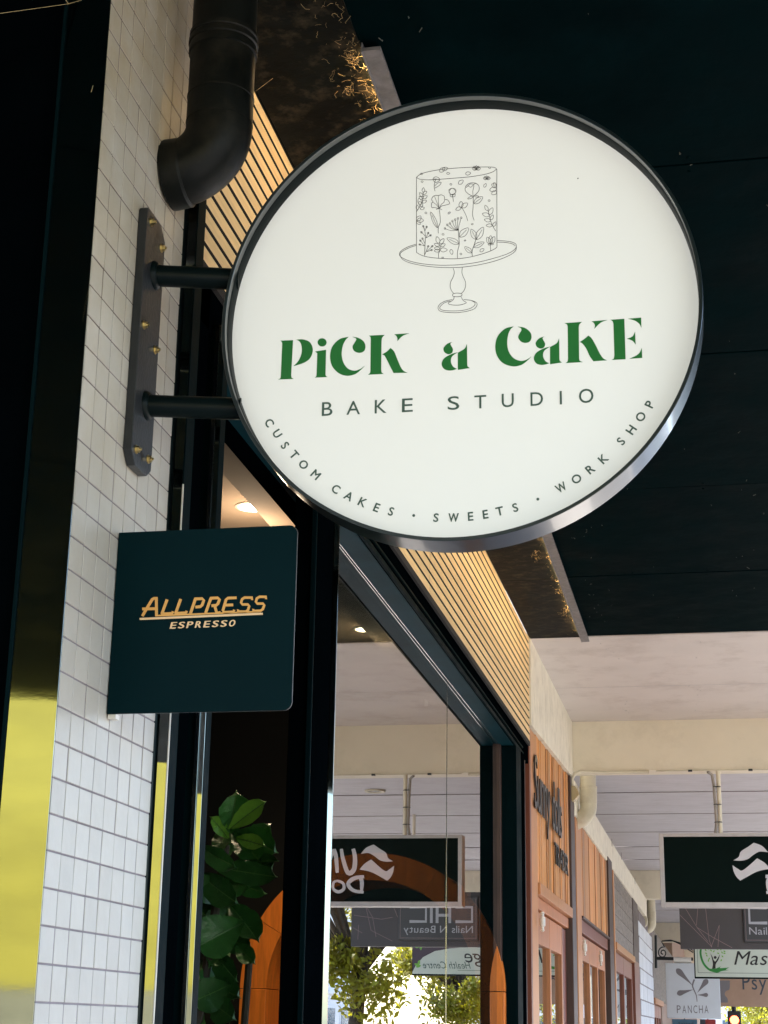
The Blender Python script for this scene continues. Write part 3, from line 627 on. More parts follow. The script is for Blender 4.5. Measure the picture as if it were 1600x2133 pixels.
# poppy
st_([(636, 545), (645, 620), (645, 680), (628, 720), (626, 782)]); st_([(636, 540), (590, 530), (562, 528), (562, 490), (575, 470), (562, 455), (572, 425), (600, 410), (628, 412), (655, 405), (685, 420), (690, 450), (718, 455), (738, 490), (700, 505), (660, 515), (636, 540)])
for l in ([(636, 540), (628, 480), (628, 412)], [(636, 540), (605, 500), (570, 475)], [(636, 540), (655, 500), (680, 480), (690, 450)], [(636, 540), (610, 470), (590, 420)], [(605, 548), (636, 540), (662, 552)]): st_(l, 3.4)
leaf_(618, 728, 552, 572, 0.11, True)
# bud, tulip, rose, small flowers
st_([(775, 472), (768, 420)]); leaf_(766, 405, 764, 340, .5); leaf_(768, 425, 742, 400, .3); leaf_(768, 425, 792, 398, .3); st_([(732, 370), (745, 395), (766, 400), (795, 385), (798, 355), (766, 340), (735, 352)], 3.6, 4, True)
st_([(595, 368), (586, 330), (592, 285), (600, 255)]); st_([(592, 340), (640, 310), (655, 282), (620, 290), (592, 320)], 3.6); st_([(600, 285), (576, 262), (580, 240), (605, 228), (632, 240), (642, 258), (625, 275), (600, 285)], 3.6); st_([(580, 250), (610, 250), (640, 262)], 3.2)
st_([(978, 655), (962, 600), (968, 520), (970, 420)]); st_([(968, 420), (920, 395), (890, 360), (900, 315), (940, 290), (985, 290), (1020, 310), (1028, 350), (1010, 385), (968, 420)]); st_([(968, 420), (965, 370), (975, 310), (940, 300), (900, 335)], 3.4); st_([(915, 315), (945, 330), (972, 305), (990, 295)], 3.4); leaf_(970, 420, 915, 445, .16); leaf_(975, 415, 1025, 422, .16); leaf_(976, 490, 1062, 425, .24, True)
st_([(915, 660), (900, 610), (870, 550), (850, 530)]); leaf_(850, 528, 850, 470, .36); leaf_(855, 528, 915, 488, .3); leaf_(848, 530, 798, 552, .3)
# umbel
st_([(815, 1025), (815, 960), (832, 890), (828, 820), (825, 750)])
for x, y in ((692, 735), (715, 700), (740, 685), (765, 662), (792, 648), (820, 635), (852, 630)):
    st_([(825, 752), ((x + 825) / 2 - 8, (y + 752) / 2 + 12), (x, y)], 3.4); st_(circ(x, y, 8, 9), 3.2, 1, True)
leaf_(835, 818, 922, 730, .25, True); leaf_(830, 885, 712, 830, .2, True)
st_([(962, 1008), (958, 960), (980, 890), (998, 830)]); leaf_(996, 840, 950, 742, .25, True); leaf_(1000, 845, 1068, 722, .22, True); leaf_(972, 918, 1076, 870, .2, True); leaf_(955, 972, 885, 915, .24, True)
st_([(1140, 955), (1138, 890)]); leaf_(1138, 885, 1140, 805, .26); leaf_(1136, 885, 1105, 820, .3); leaf_(1142, 885, 1178, 815, .28); leaf_(1138, 885, 1115, 895, .3); leaf_(1140, 885, 1168, 888, .3)
for a in ((418, 660, 455, 612), (418, 655, 482, 655), (418, 660, 450, 695), (1196, 330, 1150, 300), (1196, 345, 1130, 360), (1198, 370, 1150, 400), (1190, 320, 1170, 285)): leaf_(*a, 0.35)
for cx, cy, s in ((1000, 138, 1.3), (1102, 235, 1.1)):
    for k in range(5): a = math.radians(200 + k * 35); leaf_(cx, cy + 15 * s, cx + 34 * s * math.cos(a), cy + 15 * s + 30 * s * math.sin(a), .3)
for a in ((708, 195, 740, 195), (892, 200, 945, 190), (825, 298, 872, 262), (665, 160, 720, 142), (640, 180, 690, 140), (1075, 330, 1095, 295), (750, 940, 762, 990), (1035, 960, 1075, 935), (722, 590, 745, 575), (880, 855, 898, 850), (950, 695, 970, 690), (660, 1025, 678, 1018)): leaf_(*a, 0.3)
for x, y in ((462, 200), (468, 275), (750, 302), (505, 582), (1130, 140), (1125, 462), (848, 985), (673, 793)): st_(circ(x, y, 10, 8), 3.2, 2, True)
v, f = join(ink); mk('cake_drawing', v, f, 'ink', rs)
# arms and mounting plate
pt = thing('mounting_plate', 'upright dark steel mounting plate bolted to the tiles with two arms to the round sign', 'bracket', (FX, 2.24, 1.0))
py0, py1, pz0, pz1 = 2.196, 2.285, 0.800, 1.224
PT = 0.014
prof = [(py0 + .018, pz0), (py1 - .018, pz0), (py1, pz0 + .014), (py1, pz1 - .02), (py1 - .022, pz1), (py0 + .004, pz1), (py0, pz1 - .004), (py0, pz0 + .02)]
v, f = platev([Vector((FX + 0.0005, a, b)) for a, b in prof], Vector((PT, 0, 0))); mk('plate', v, f, 'plate_grey', pt, bevel=0.0012)
for zc in (1.1285, 0.9085):
    tube('arm', [(FX + PT, 2.248, zc), (SC.x - math.sqrt(RO ** 2 - (zc - SC.z) ** 2) + 0.004, 2.281, zc - 0.001)], 0.0172, 'satin_black', pt, n=28)
    lathe('weld', [(0.016, 0.0), (0.0235, 0.0), (0.0225, 0.004), (0.0185, 0.008), (0.016, 0.008)], (FX + PT, 2.248, zc), 'satin_black', pt, n=28, ax=0)
for (a, b) in ((2.214, 1.205), (2.268, 1.186), (2.212, 1.028), (2.268, 1.010), (2.214, 0.825), (2.268, 0.828)):
    t0 = FX + PT + 0.0002
    v, f = join([tubev([(t0, a, b), (t0 + 0.0015, a, b)], 0.0072, 16), tubev([(t0 + 0.0016, a, b), (t0 + 0.006, a, b)], 0.0052, 6), tubev([(t0 + 0.0061, a, b), (t0 + 0.0095, a, b)], 0.0022, 8)])
    mk('bolt', v, f, 'brass', pt)
for (a, b) in ((2.241, 1.196), (2.241, 0.824)):
    lathe('hole', [(0.0001, 0.0002), (0.0072, 0.0002), (0.0076, 0.0006), (0.0001, 0.0006)], (FX + PT, a, b), 'letter_black', pt, n=16, ax=0)

# ------------------------------------------------------------------ square espresso sign
SY = 2.20
q = thing('square_sign', 'square dark teal projecting sign with amber espresso lettering', 'sign', (-0.71, SY, 0.55))
x0, x1, zt, zb2 = -0.8485, ony(613, 1290, SY).x, 0.6905, 0.4205; rr = 0.012
P_ = [Vector((x0, SY, zb2)), Vector((x1 - rr, SY, zb2))]
for k in range(1, 6): a = -math.pi / 2 + k * math.pi / 12; P_.append(Vector((x1 - rr + rr * math.cos(a), SY, zb2 + rr + rr * math.sin(a))))
P_.append(Vector((x1, SY, zb2 + rr)))
for k in range(0, 7): a = k * math.pi / 12; P_.append(Vector((x1 - rr + rr * math.cos(a), SY, zt - rr + rr * math.sin(a))))
P_.append(Vector((x0, SY, zt)))
v, f = platev(P_, Vector((0, 0.0022, 0))); mk('face', v, f, 'board_teal', q)
v, f = platev([p + Vector((0.0004 if p.x > -0.7 else 0, 0.0026, 0)) for p in P_], Vector((0, 0.0012, 0))); mk('back_sheet', v, f, 'alu_strip', q)
box('wall_flange', x0, x0 + 0.0025, SY + 0.004, SY + 0.03, zb2 + 0.001, zt - 0.002, 'alu_strip', q)
box('foot_tab', x0 + 0.0005, x0 + 0.012, SY + 0.004, SY + 0.02, zb2 - 0.006, zb2 + 0.0005, 'bone', q)
Q = cropmap(200, 1080, 3.636, SY, 0.0003)
def sts(parent, m, segs, g=Q, wd=24, smooth=False, name='letter'):
    v, f = join([ribbonv([Vector(p) for p in (smooth_poly(s, False, 4) if smooth else s)], wd, g, Vector((0, -0.0006 - 0.00003 * i, 0))) for i, s in enumerate(segs)]); return mk(name, v, f, m, parent)
sts(q, 'amber', [[(352, 740), (392, 672), (428, 613), (440, 606), (468, 606)], [(458, 600), (460, 740)], [(352, 686), (452, 684)]], wd=21)
sts(q, 'amber', [[(540, 614), (500, 724)], [(494, 724), (578, 720), (584, 704)]], wd=21)
sts(q, 'amber', [[(643, 611), (603, 722)], [(597, 720), (682, 716), (688, 700)]], wd=21)
sts(q, 'amber', [[(756, 606), (716, 722)], [(748, 610), (806, 608), (818, 620), (806, 655), (792, 668), (754, 672)]], wd=21)
sts(q, 'amber', [[(872, 604), (832, 716)], [(866, 605), (924, 602), (937, 614), (925, 646), (912, 658), (876, 662)], [(900, 662), (916, 714), (944, 712)]], wd=21)
sts(q, 'amber', [[(1066, 601), (1000, 604), (986, 616), (962, 698), (972, 712), (1042, 708), (1048, 692)], [(978, 657), (1040, 655)]], wd=20)
sts(q, 'amber', [[(1182, 618), (1184, 600), (1126, 600), (1108, 612), (1100, 638), (1110, 652), (1152, 652), (1162, 664), (1152, 694), (1136, 706), (1074, 706), (1078, 690)]], wd=19)
sts(q, 'amber', [[(1288, 612), (1290, 594), (1240, 594), (1220, 606), (1212, 632), (1222, 646), (1266, 645), (1276, 657), (1264, 688), (1248, 700), (1190, 702), (1194, 686)]], wd=19)
sts(q, 'amber', [[(452, 737), (1250, 706)]], wd=12, name='underline')
sts(q, 'amber_pale', [[(332, 762), (1264, 722)]], wd=16, name='underline')
for i, (ch, x) in enumerate(zip('ESPRESSO', (558, 620, 683, 748, 812, 877, 940, 1003))):
    yb = 836 - (x - 558) * 0.037
    for dx in (0, 5):
        pass
    org = Q((x, yb)); V1, F1 = letterv(ch, org, XP, ZP, 0.0095, 0.0083, 0.22, Vector((0, -0.0006, 0))); V2, F2 = letterv(ch, org + XP * 0.0010 + ZP * 0.0004, XP, ZP, 0.0092, 0.0083, 0.22, Vector((0, -0.00065, 0)))
    v, f = join([(V1, F1), (V2, F2)]); mk('letter', v, f, 'amber_pale', q)

# ------------------------------------------------------------------ inside the cake shop
rm = thing('shop_interior', None, None, (-3, 5, GZ)); rm['kind'] = 'structure'
IZ = 1.50
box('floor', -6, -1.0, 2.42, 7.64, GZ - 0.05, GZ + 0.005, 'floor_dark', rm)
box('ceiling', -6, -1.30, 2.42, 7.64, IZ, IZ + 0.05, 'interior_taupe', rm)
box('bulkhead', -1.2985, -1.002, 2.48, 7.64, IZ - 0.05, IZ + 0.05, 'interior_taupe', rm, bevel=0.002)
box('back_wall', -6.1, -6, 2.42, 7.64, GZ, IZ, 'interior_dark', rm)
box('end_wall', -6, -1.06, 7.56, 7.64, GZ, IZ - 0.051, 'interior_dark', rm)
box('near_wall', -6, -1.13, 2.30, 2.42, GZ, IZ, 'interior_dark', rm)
def downlight(px, py, glow, label, r=0.041, name='downlight', Z=None, grp='lit downlights inside the shop'):
    Z = IZ if Z is None else Z
    p = onz(px, py, Z); t = thing(name, label, 'downlight', (p.x, p.y, Z), grp)
    lathe('trim_ring', [(r, -0.0002), (r + 0.010, -0.0002), (r + 0.010, -0.003), (r + 0.002, -0.005), (r, -0.004)], (p.x, p.y, Z), 'bone', t, n=32)
    vs = [Vector((p.x + r * math.cos(a * math.pi / 16), p.y + r * math.sin(a * math.pi / 16), Z - 0.0018)) for a in range(32)]
    v, f = platev(vs, Vector((0, 0, 0.001))); mk('lens', v, f, 'lamp_glow' if glow else 'silver', t)
    if glow:
        L_ = bpy.data.lights.new('downlight_lamp', 'SPOT'); L_.energy = 7.5; L_.color = (1, 0.76, 0.50); L_.spot_size = math.radians(155); L_.spot_blend = 0.7; L_.shadow_soft_size = 0.03
        L2 = bpy.data.lights.new('ceiling_fill', 'POINT'); L2.energy = 0.5; L2.color = (1, 0.78, 0.54); L2.shadow_soft_size = 0.03  # extra point light, added below the fixture to brighten the ceiling
        l2 = bpy.data.objects.new('ceiling_fill', L2); C.objects.link(l2); l2.parent = t; l2.location = (0, 0, -0.16)
        lo = bpy.data.objects.new('downlight_lamp', L_); C.objects.link(lo); lo.parent = t; lo.location = (0, 0, -0.012)
    return t
downlight(525, 1055, True, 'glowing downlight seen through the open doorway above the square sign')
downlight(762, 1310, True, 'glowing downlight seen through the big shop window')
# wooden arch deep in the shop
AY = 7.05
al = ony(500, 2050, AY).x; ar = ony(1050, 2050, AY).x; acx = (al + ar) / 2; aro = (ar - al) / 2; az = ony(775, 2062, AY).z; ari = aro - 0.115
wa = thing('timber_arch', 'orange timber archway glowing inside the dark shop', 'arch', (acx, AY, GZ))
def archseg(a0, a1, ro, ri, y0, y1, nseg=10):
    vs, fs = [], []
    for k in range(nseg + 1):
        a = a0 + (a1 - a0) * k / nseg
        for r_, y in ((ro, y0), (ro, y1), (ri, y1), (ri, y0)): vs.append((acx + r_ * math.cos(a), y, az + r_ * math.sin(a)))
    for k in range(nseg):
        for j in range(4): fs.append((k * 4 + j, k * 4 + (j + 1) % 4, k * 4 + 4 + (j + 1) % 4, k * 4 + 4 + j))
    fs += [(0, 1, 2, 3), tuple(nseg * 4 + j for j in (3, 2, 1, 0))]; return vs, fs
for k in range(6):
    v, f = archseg(math.pi * k / 6 + 0.002, math.pi * (k + 1) / 6 - 0.002, aro, ari, AY, AY + 0.42); mk('arch_segment', v, f, 'arch_wood', wa)
for zt_, zb_ in ((az - 0.002, az - 0.30), (az - 0.303, GZ)):
    box('post', acx - aro, acx - ari, AY, AY + 0.42, zb_, zt_, 'arch_wood', wa, bevel=0.002)
    box('post', acx + ari, acx + aro, AY, AY + 0.42, zb_, zt_, 'arch_wood', wa, bevel=0.002)
box('shelf', acx - ari, acx + ari, AY + 0.05, AY + 0.42, az - 0.33, az - 0.303, 'arch_wood', wa)
# fiddle leaf fig
fg = thing('fig_plant', 'tall fiddle leaf fig with big glossy leaves just inside the doorway', 'potted plant', (-1.22, 3.75, GZ))
PYF = 3.75
tube('trunk', [(-1.20, 3.78, GZ + 0.3), (-1.24, 3.76, -0.8), (-1.20, 3.78, -0.1), ony(470, 1760, 3.78)], 0.011, 'stem_brown', fg, n=8)
tube('trunk', [(-1.15, 3.85, GZ + 0.3), (-1.12, 3.82, -0.8), ony(520, 1990, 3.80)], 0.009, 'stem_brown', fg, n=8)
lathe('pot', [(0.001, 0.0), (0.13, 0.0), (0.18, 0.32), (0.165, 0.32), (0.15, 0.28), (0.001, 0.28)], (-1.18, 3.80, GZ + 0.005), 'pot_dark', fg, n=24)
def figleaf(b, t, wd, m='fig_leaf', roll=0.0, curl=0.12):
    b, t = Vector(b), Vector(t); ax = (t - b); L = ax.length; ax.normalize()
    view = (-(b + t) / 2).normalized(); side = ax.cross(view).normalized(); nrm = side.cross(ax).normalized()
    R_ = Matrix.Rotation(roll, 3, ax); side = R_ @ side; nrm = R_ @ nrm
    nu, nv = 12, 8; vs, fs = [], []
    for i in range(nu + 1):
        u = i / nu; ww_ = wd / 2 * (math.sin(math.pi * u ** 1.25) ** 0.62 * (0.62 + 0.38 * u)) if 0 < u < 1 else 0.0006
        for j in range(nv + 1):
            q_ = j / nv * 2 - 1
            h = abs(q_) * wd * 0.16 - curl * L * (u - 0.3) ** 2 * 1.6 + 0.035 * wd * math.sin(u * 26 + (3 if q_ > 0 else 0)) * abs(q_) ** 1.5
            vs.append(b + ax * (u * L) + side * (q_ * ww_) + nrm * h)
    for i in range(nu):
        for j in range(nv): a = i * (nv + 1) + j; fs.append((a, a + 1, a + nv + 2, a + nv + 1))
    o = mk('leaf', vs, fs, m, fg, smooth=True)
    mid = [b + ax * (u / 8 * L) + nrm * (-curl * L * (u / 8 - 0.3) ** 2 * 1.6 + 0.0008) for u in range(9)]
    vv, ff = tubev(mid, 0.0011, 5)
    V = [(vv, ff)]
    for k in range(1, 6):
        for sg in (-1, 1):
            u = 0.12 + k * 0.13; p0 = b + ax * (u * L) + nrm * (-curl * L * (u - 0.3) ** 2 * 1.6 + 0.0006)
            u2 = min(0.95, u + 0.14); w2 = wd / 2 * 0.72 * (math.sin(math.pi * u2 ** 1.25) ** 0.62 * (0.62 + 0.38 * u2))
            p1 = b + ax * (u2 * L) + side * (sg * w2) + nrm * (w2 / (wd / 2) * wd * 0.11 - curl * L * (u2 - 0.3) ** 2 * 1.6 + 0.001)
            V.append(tubev([p0, p1], 0.0005, 3, False))
    vv, ff = join(V); vo = mk('vein', vv, ff, 'leaf_vein', o); return o
FC = lambda x, y, d=0.0: ony(x / 2.286, 1440 + y / 2.286, PYF + d)
K2 = 1 / 2.286 * 3.9 / 3424
for (bx, by, tx, ty, wd, m, d, roll) in (
    (1095, 660, 1130, 484, 150, 'fig_leaf', 0.0, 0.3), (1095, 655, 1256, 526, 92, 'fig_leaf_young_lit', -0.06, -0.3), (1085, 700, 1010, 600, 70, 'fig_leaf_young_lit', 0.0, 0.4), (1130, 700, 1250, 730, 70, 'fig_leaf_young_lit', -0.05, -0.2), (1130, 670, 1312, 768, 150, 'fig_leaf', -0.02, 0.2),
    (1110, 665, 1235, 800, 130, 'fig_leaf', 0.02, -0.2), (948, 738, 1108, 838, 92, 'fig_leaf', -0.07, 0.3), (1090, 830, 1308, 792, 70, 'fig_leaf', 0.0, -0.7), (1015, 835, 1308, 885, 105, 'fig_leaf', -0.04, 0.1),
    (1040, 870, 1255, 970, 80, 'fig_leaf', 0.03, 0.5), (1090, 640, 1040, 760, 90, 'fig_leaf', 0.05, 0.5), (1120, 700, 1010, 790, 90, 'fig_leaf', 0.06, 0.0),
    (950, 870, 1120, 1010, 130, 'fig_leaf', 0.02, 0.3), (1060, 1000, 920, 900, 120, 'fig_leaf', 0.06, 0.2), (1090, 1010, 1230, 1180, 130, 'fig_leaf', 0.03, -0.3), (1160, 1100, 930, 1220, 190, 'fig_leaf', -0.04, 0.1),
    (1130, 1210, 1206, 1290, 80, 'fig_leaf', 0.0, 0.0), (1010, 1230, 1120, 1380, 110, 'fig_leaf', 0.04, 0.4), (1090, 1400, 915, 1480, 150, 'fig_leaf', -0.02, -0.1), (960, 1290, 900, 1420, 100, 'fig_leaf', 0.04, 0.0),
    (1180, 700, 1285, 640, 100, 'fig_leaf', 0.03, 0.4), (1140, 720, 1290, 840, 110, 'fig_leaf', 0.02, -0.4), (1000, 900, 1180, 930, 110, 'fig_leaf', 0.05, 0.2), (1100, 1040, 1000, 1130, 120, 'fig_leaf', 0.06, 0.3), (1040, 1150, 1190, 1230, 100, 'fig_leaf', 0.05, 0.1), (930, 1120, 1040, 1260, 120, 'fig_leaf', 0.03, -0.5), (1060, 1330, 960, 1400, 110, 'fig_leaf', 0.05, 0.3), (1010, 1400, 1130, 1450, 120, 'fig_leaf', 0.04, -0.2),
    (1010, 1480, 1110, 1560, 120, 'fig_leaf', 0.0, 0.2), (1090, 1240, 1000, 1300, 90, 'fig_leaf', 0.08, 0.6), (900, 1010, 1030, 1100, 110, 'fig_leaf', 0.08, -0.4), (960, 1540, 860, 1660, 140, 'fig_leaf', 0.02, 0.2), (1000, 1600, 1130, 1720, 140, 'fig_leaf', 0.03, 0.2)):
    figleaf(FC(bx, by, d + 0.03), FC(tx, ty, d - random.uniform(0.0, 0.08)), wd * K2 * 1.25, m, roll)

# ------------------------------------------------------------------ timber clad doll shop next door
WX = -0.856
Yo = lambda px, py=2000: onx(px, py, WX).y
Zo = lambda px, py: onx(px, py, WX).z
ds = thing('timber_shop_front', 'cedar clad shop front with black brush lettering beyond the cake shop', 'shop front', (WX, 8.7, GZ))
box('end_post', WX - 0.10, WX - 0.005, 7.405, 7.55, GZ, HZ - 0.002, 'dark_brown', ds)
box('end_post', WX - 0.10, WX + 0.002, 7.665, 7.72, GZ, 1.366, 'red_brown', ds)
box('downpipe_gap', WX - 0.12, WX - 0.03, 7.551, 7.664, GZ, HZ - 0.002, 'slat_back', ds)
y0 = 7.722; yA = Yo(1121, 1900); yE = Yo(1188, 1880)
zr0, zr1 = Zo(1120, 1838), Zo(1120, 1862)
box('corner_post', WX - 0.09, WX + 0.001, y0, yA - 0.002, GZ, 1.368, 'cedar_light', ds, bevel=0.003)
nb = 15; bw = (yE - yA) / nb
for k in range(nb):
    a = yA + k * bw; zt_ = 1.372 + (a - y0) / (9.78 - y0) * 0.075
    box('board', WX - 0.03, WX - 0.004 + random.uniform(-0.003, 0.003), a + 0.002, a + bw - 0.002, zr0 + 0.001, zt_, 'cedar', ds, bevel=0.002)
    if k % 3 == 0: box('cover_batten', WX - 0.004, WX + 0.001, a + bw - 0.012, a + bw + 0.010, zr0 + 0.001, zt_ - 0.01, 'cedar', ds, bevel=0.0015)
box('rail', WX - 0.05, WX + 0.014, yA, yE, zr1, zr0, 'cedar_light', ds, bevel=0.003)
zh0, zh1 = zr1 - 0.002, Zo(1121, 1889)
box('head_board', WX - 0.06, WX - 0.012, yA, yE, zh1, zh0, 'cedar_red', ds, bevel=0.003)
zd = zh1 - 0.010
def door(par, ya, yb, zt_, n, dep, m='cedar', label=None, stw=0.09):
    """glazed timber leaf: stiles, top rail, panes"""
    box('stile', dep - 0.045, dep, ya, ya + stw, GZ, zt_, m, par, bevel=0.002)
    pw = (yb - ya - stw) / n
    for k in range(n):
        a = ya + stw + k * pw
        box('stile', dep - 0.045, dep, a + pw - stw * 0.8, a + pw, GZ, zt_, m, par, bevel=0.002)
        box('top_rail', dep - 0.043, dep - 0.001, a + 0.001, a + pw - stw * 0.8 - 0.001, zt_ - 0.15, zt_, m, par, bevel=0.002)
        box('pane', dep - 0.026, dep - 0.020, a, a + pw - stw * 0.8, GZ, zt_ - 0.151, 'door_glass', par)
door(ds, Yo(1126) , Yo(1180), zd, 2, WX - 0.02, 'cedar_red', stw=0.075)
box('stile', WX - 0.09, WX - 0.05, yA, Yo(1126) - 0.002, GZ, zd, 'red_brown', ds)
box('stile', WX - 0.09, WX - 0.03, Yo(1180) + 0.004, yE, GZ, zd, 'red_brown', ds)
box('room_back', -3.0, -2.9, 7.7, 15.5, GZ, 1.2, 'interior_dark', ds)
box('end_post', WX - 0.10, WX + 0.012, yE + 0.005, Yo(1198), GZ, zr0 + 0.9 if False else Zo(1190, 1625), 'dark_brown', ds, bevel=0.003)
box('downpipe_gap', WX - 0.12, WX - 0.03, Yo(1198) + 0.001, Yo(1204), GZ, 1.2, 'slat_back', ds)
def handle(par, px, pyt, pyb):
    p, q_ = onx(px, pyt, WX + 0.03), onx(px, pyb, WX + 0.03); p.y = q_.y = (p.y + q_.y) / 2
    tube('handle', [q_, q_ + (p - q_) * 0.08, q_ + (p - q_) * 0.12, q_ + (p - q_) * 0.25, q_ + (p - q_) * 0.3, q_ + (p - q_) * 0.7, q_ + (p - q_) * 0.75, q_ + (p - q_) * 0.88, q_ + (p - q_) * 0.92, p], 0.02, 'bone', par, n=10,
         radii=[0.004, 0.011, 0.007, 0.008, 0.014, 0.014, 0.008, 0.008, 0.012, 0.005])
handle(ds, 1130, 1899, 1941)
# lettering, standing proud of the boards
def wtext(words, ya, z, h, sq, m='letter_black', par=ds, skew=0.0):
    org = Vector((WX + 0.006, ya, z)); x = 0
    for ch in words:
        if ch == ' ': x += h * 0.42 * sq; continue
        vs, fs, lo, hi = glyph(ch); s_ = h / 0.72; hh = (hi.y - lo.y) * s_; w_ = (hi.x - lo.x) * s_ * sq
        V, F = letterv(ch, org + YP * x + ZP * (lo.y * s_), YP, ZP, hh, w_, skew, Vector((0.006, 0, 0))); mk('letter', V, F, m, par); x += w_ + h * 0.07
wtext('Sunny dolls', 7.80, onx(1165, 1745, WX).z, 0.27, 0.88, skew=0.08)
wtext('TRADER', Yo(1153, 1800), onx(1165, 1806, WX).z - 0.01, 0.115, 1.35)
# cream wall above the boards
cw = thing('cream_upper_wall', 'rough cream plastered wall strip above the cedar boards', 'wall', (WX, 9, 1.5))
v = [(-1.2, 7.668, 1.372), (WX + 0.012, 7.668, 1.372), (WX + 0.012, 9.935, 1.455), (-1.2, 9.935, 1.455), (-1.2, 7.668, CZ - 0.005), (WX + 0.012, 7.668, CZ - 0.005), (WX + 0.012, 9.935, CZ - 0.005), (-1.2, 9.935, CZ - 0.005)]
mk('plaster', v, BF, 'cream_rough', cw)
box('fascia_ledge', -1.2, WX + 0.004, 10.14, 19.69, Zo(1240, 1758), Zo(1260, 1731) + 0.0, 'cream_rough', cw, bevel=0.006)
box('plaster', -1.35, -1.25, 10.14, 19.69, 1.2, CZ - 0.005, 'cream_rough', cw)
box('plaster', -1.2, WX - 0.03, 9.80, 10.6, 1.15, 1.452, 'cream_rough', cw)
for px, py in ((1275, 1755), (1295, 1783), (1323, 1835)):
    p = onx(px, py, WX + 0.006); box('mark', WX + 0.0045, WX + 0.006, p.y - 0.02, p.y + 0.02, p.z - 0.03, p.z + 0.03, 'dark_brown', cw)
# second timber bay
b2 = thing('second_timber_bay', 'second cedar bay with three narrow panes and pale handles', 'shop front', (WX, 11, GZ))
ya, yb = Yo(1204), Yo(1213); ztop = Zo(1240, 1759) - 0.004; yE2 = Yo(1269)
box('corner_post', WX - 0.09, WX + 0.002, ya + 0.002, yb, GZ, ztop, 'cedar_light', b2, bevel=0.003)
nb = 14; bw = (yE2 - yb) / nb; zr0 = Zo(1216, 1911)
for k in range(nb):
    a = yb + k * bw
    box('board', WX - 0.03, WX - 0.004 + random.uniform(-0.004, 0.003), a + 0.003, a + bw - 0.002, zr0, ztop - 0.001, 'cedar', b2, bevel=0.002)
    if k % 3 == 0: box('cover_batten', WX - 0.004, WX + 0.001, a + bw - 0.014, a + bw + 0.012, zr0 + 0.001, ztop - 0.01, 'cedar_light', b2)
zq = Zo(1216, 1916); zq2 = Zo(1216, 1943)
box('rail', WX - 0.05, WX + 0.012, yb, yE2, zq, zr0 - 0.001, 'dark_brown', b2)
box('head_board', WX - 0.05, WX - 0.008, yb, yE2, zq2, zq - 0.001, 'red_brown', b2, bevel=0.003)
door(b2, Yo(1215), Yo(1266), zq2 - 0.012, 3, WX - 0.02, 'cedar_red', stw=0.085)
handle(b2, 1218, 1957, 1991); handle(b2, 1251.5, 1980, 2012)
box('end_post', WX - 0.10, WX + 0.010, yE2 + 0.003, Yo(1277), GZ, Zo(1268, 1790), 'dark_brown', b2)
box('downpipe_gap', WX - 0.10, WX - 0.03, Yo(1277), Yo(1281), GZ, 1.2, 'slat_back', b2)
# weathered board bay
b3 = thing('weathered_bay', 'weathered grey sign board over dark red doors further along', 'shop front', (WX, 14, GZ))
yc, yd = Yo(1283), Yo(1321); zt3 = ztop; zb3 = Zo(1284, 1963)
box('corner_post', WX - 0.08, WX + 0.002, Yo(1281) + 0.003, yc, GZ, zt3, 'cedar_light', b3)
for k in range(5):
    h_ = (zt3 - zb3) / 5; box('board', WX - 0.03, WX - 0.004, yc + 0.003, yd, zb3 + k * h_ + 0.002, zb3 + (k + 1) * h_ - 0.002, 'grey_board', b3, bevel=0.002)
wl = [];
for ch, yy_ in zip('ART', (yc + 0.5, yc + 1.0, yc + 1.5)): pass
box('rail', WX - 0.05, WX + 0.012, yc, yd, Zo(1284, 1978), zb3 - 0.001, 'cedar', b3, bevel=0.003)
door(b3, yc + 0.05, yd - 0.05, Zo(1284, 1980), 2, WX - 0.02, 'red_brown', stw=0.14)
box('end_post', WX - 0.08, WX + 0.003, yd + 0.002, Yo(1331), GZ, Zo(1322, 2000) + 0.0, 'red_brown', b3)
box('end_post', WX - 0.08, WX + 0.003, yd + 0.002, Yo(1331), Zo(1322, 2000) + 0.002, zt3, 'dark_brown', b3)
# white painted brick wall
wb = thing('white_brick_wall', 'white painted brick wall between the red doors and the far drainpipe', 'wall', (WX, 17.5, GZ))
yw0, yw1 = Yo(1332), Yo(1361); 
box('core', WX - 0.12, WX - 0.006, yw0, yw1, GZ, 1.22, 'grout', wb)
zz = -0.55; r_ = 0
proto = mk('brick', bxv(WX - 0.012, WX, -0.152, 0.152, -0.073, 0.073), BF, 'white_brick', wb, bevel=0.003, origin=Vector((WX - 0.006, 0, 0)))
pb = LOC[wb.name]; rows = 0
while zz < 1.12:
    y = yw0 + (0.16 if r_ % 2 else 0.0) + 0.16
    while y < yw1 - 0.15:
        o = proto.copy(); C.objects.link(o); o.parent = wb; o.location = Vector((WX - 0.006 + random.uniform(-.001, .001), y, zz)) - pb; y += 0.32
    zz += 0.158; r_ += 1
bpy.data.objects.remove(proto)
# further shop fronts, small in the picture
f1 = thing('far_shop_front', 'narrow mossy shop front with red door far along the arcade', 'shop front', (WX, 22, GZ))
box('wall', WX - 0.2, WX - 0.02, Yo(1361) + 0.01, 30, Zo(1368, 2080), 1.25, 'leaf_moss' if 'leaf_moss' in M else 'grey_board', f1)
box('head_board', WX - 0.1, WX + 0.01, Yo(1361) + 0.01, 24, Zo(1368, 2092), Zo(1368, 2080) - 0.002, 'cedar_light', f1)
door(f1, Yo(1361) + 0.3, 23.9, Zo(1368, 2093), 3, WX - 0.03, 'red_brown', stw=0.16)
box('wall', WX - 0.2, WX - 0.02, 24.05, 60, GZ, Zo(1368, 2081), 'far_brick', f1)
box('wall', WX - 0.2, WX - 0.025, 30.01, 60, Zo(1368, 2081) + 0.002, 1.78, 'far_brick', f1)
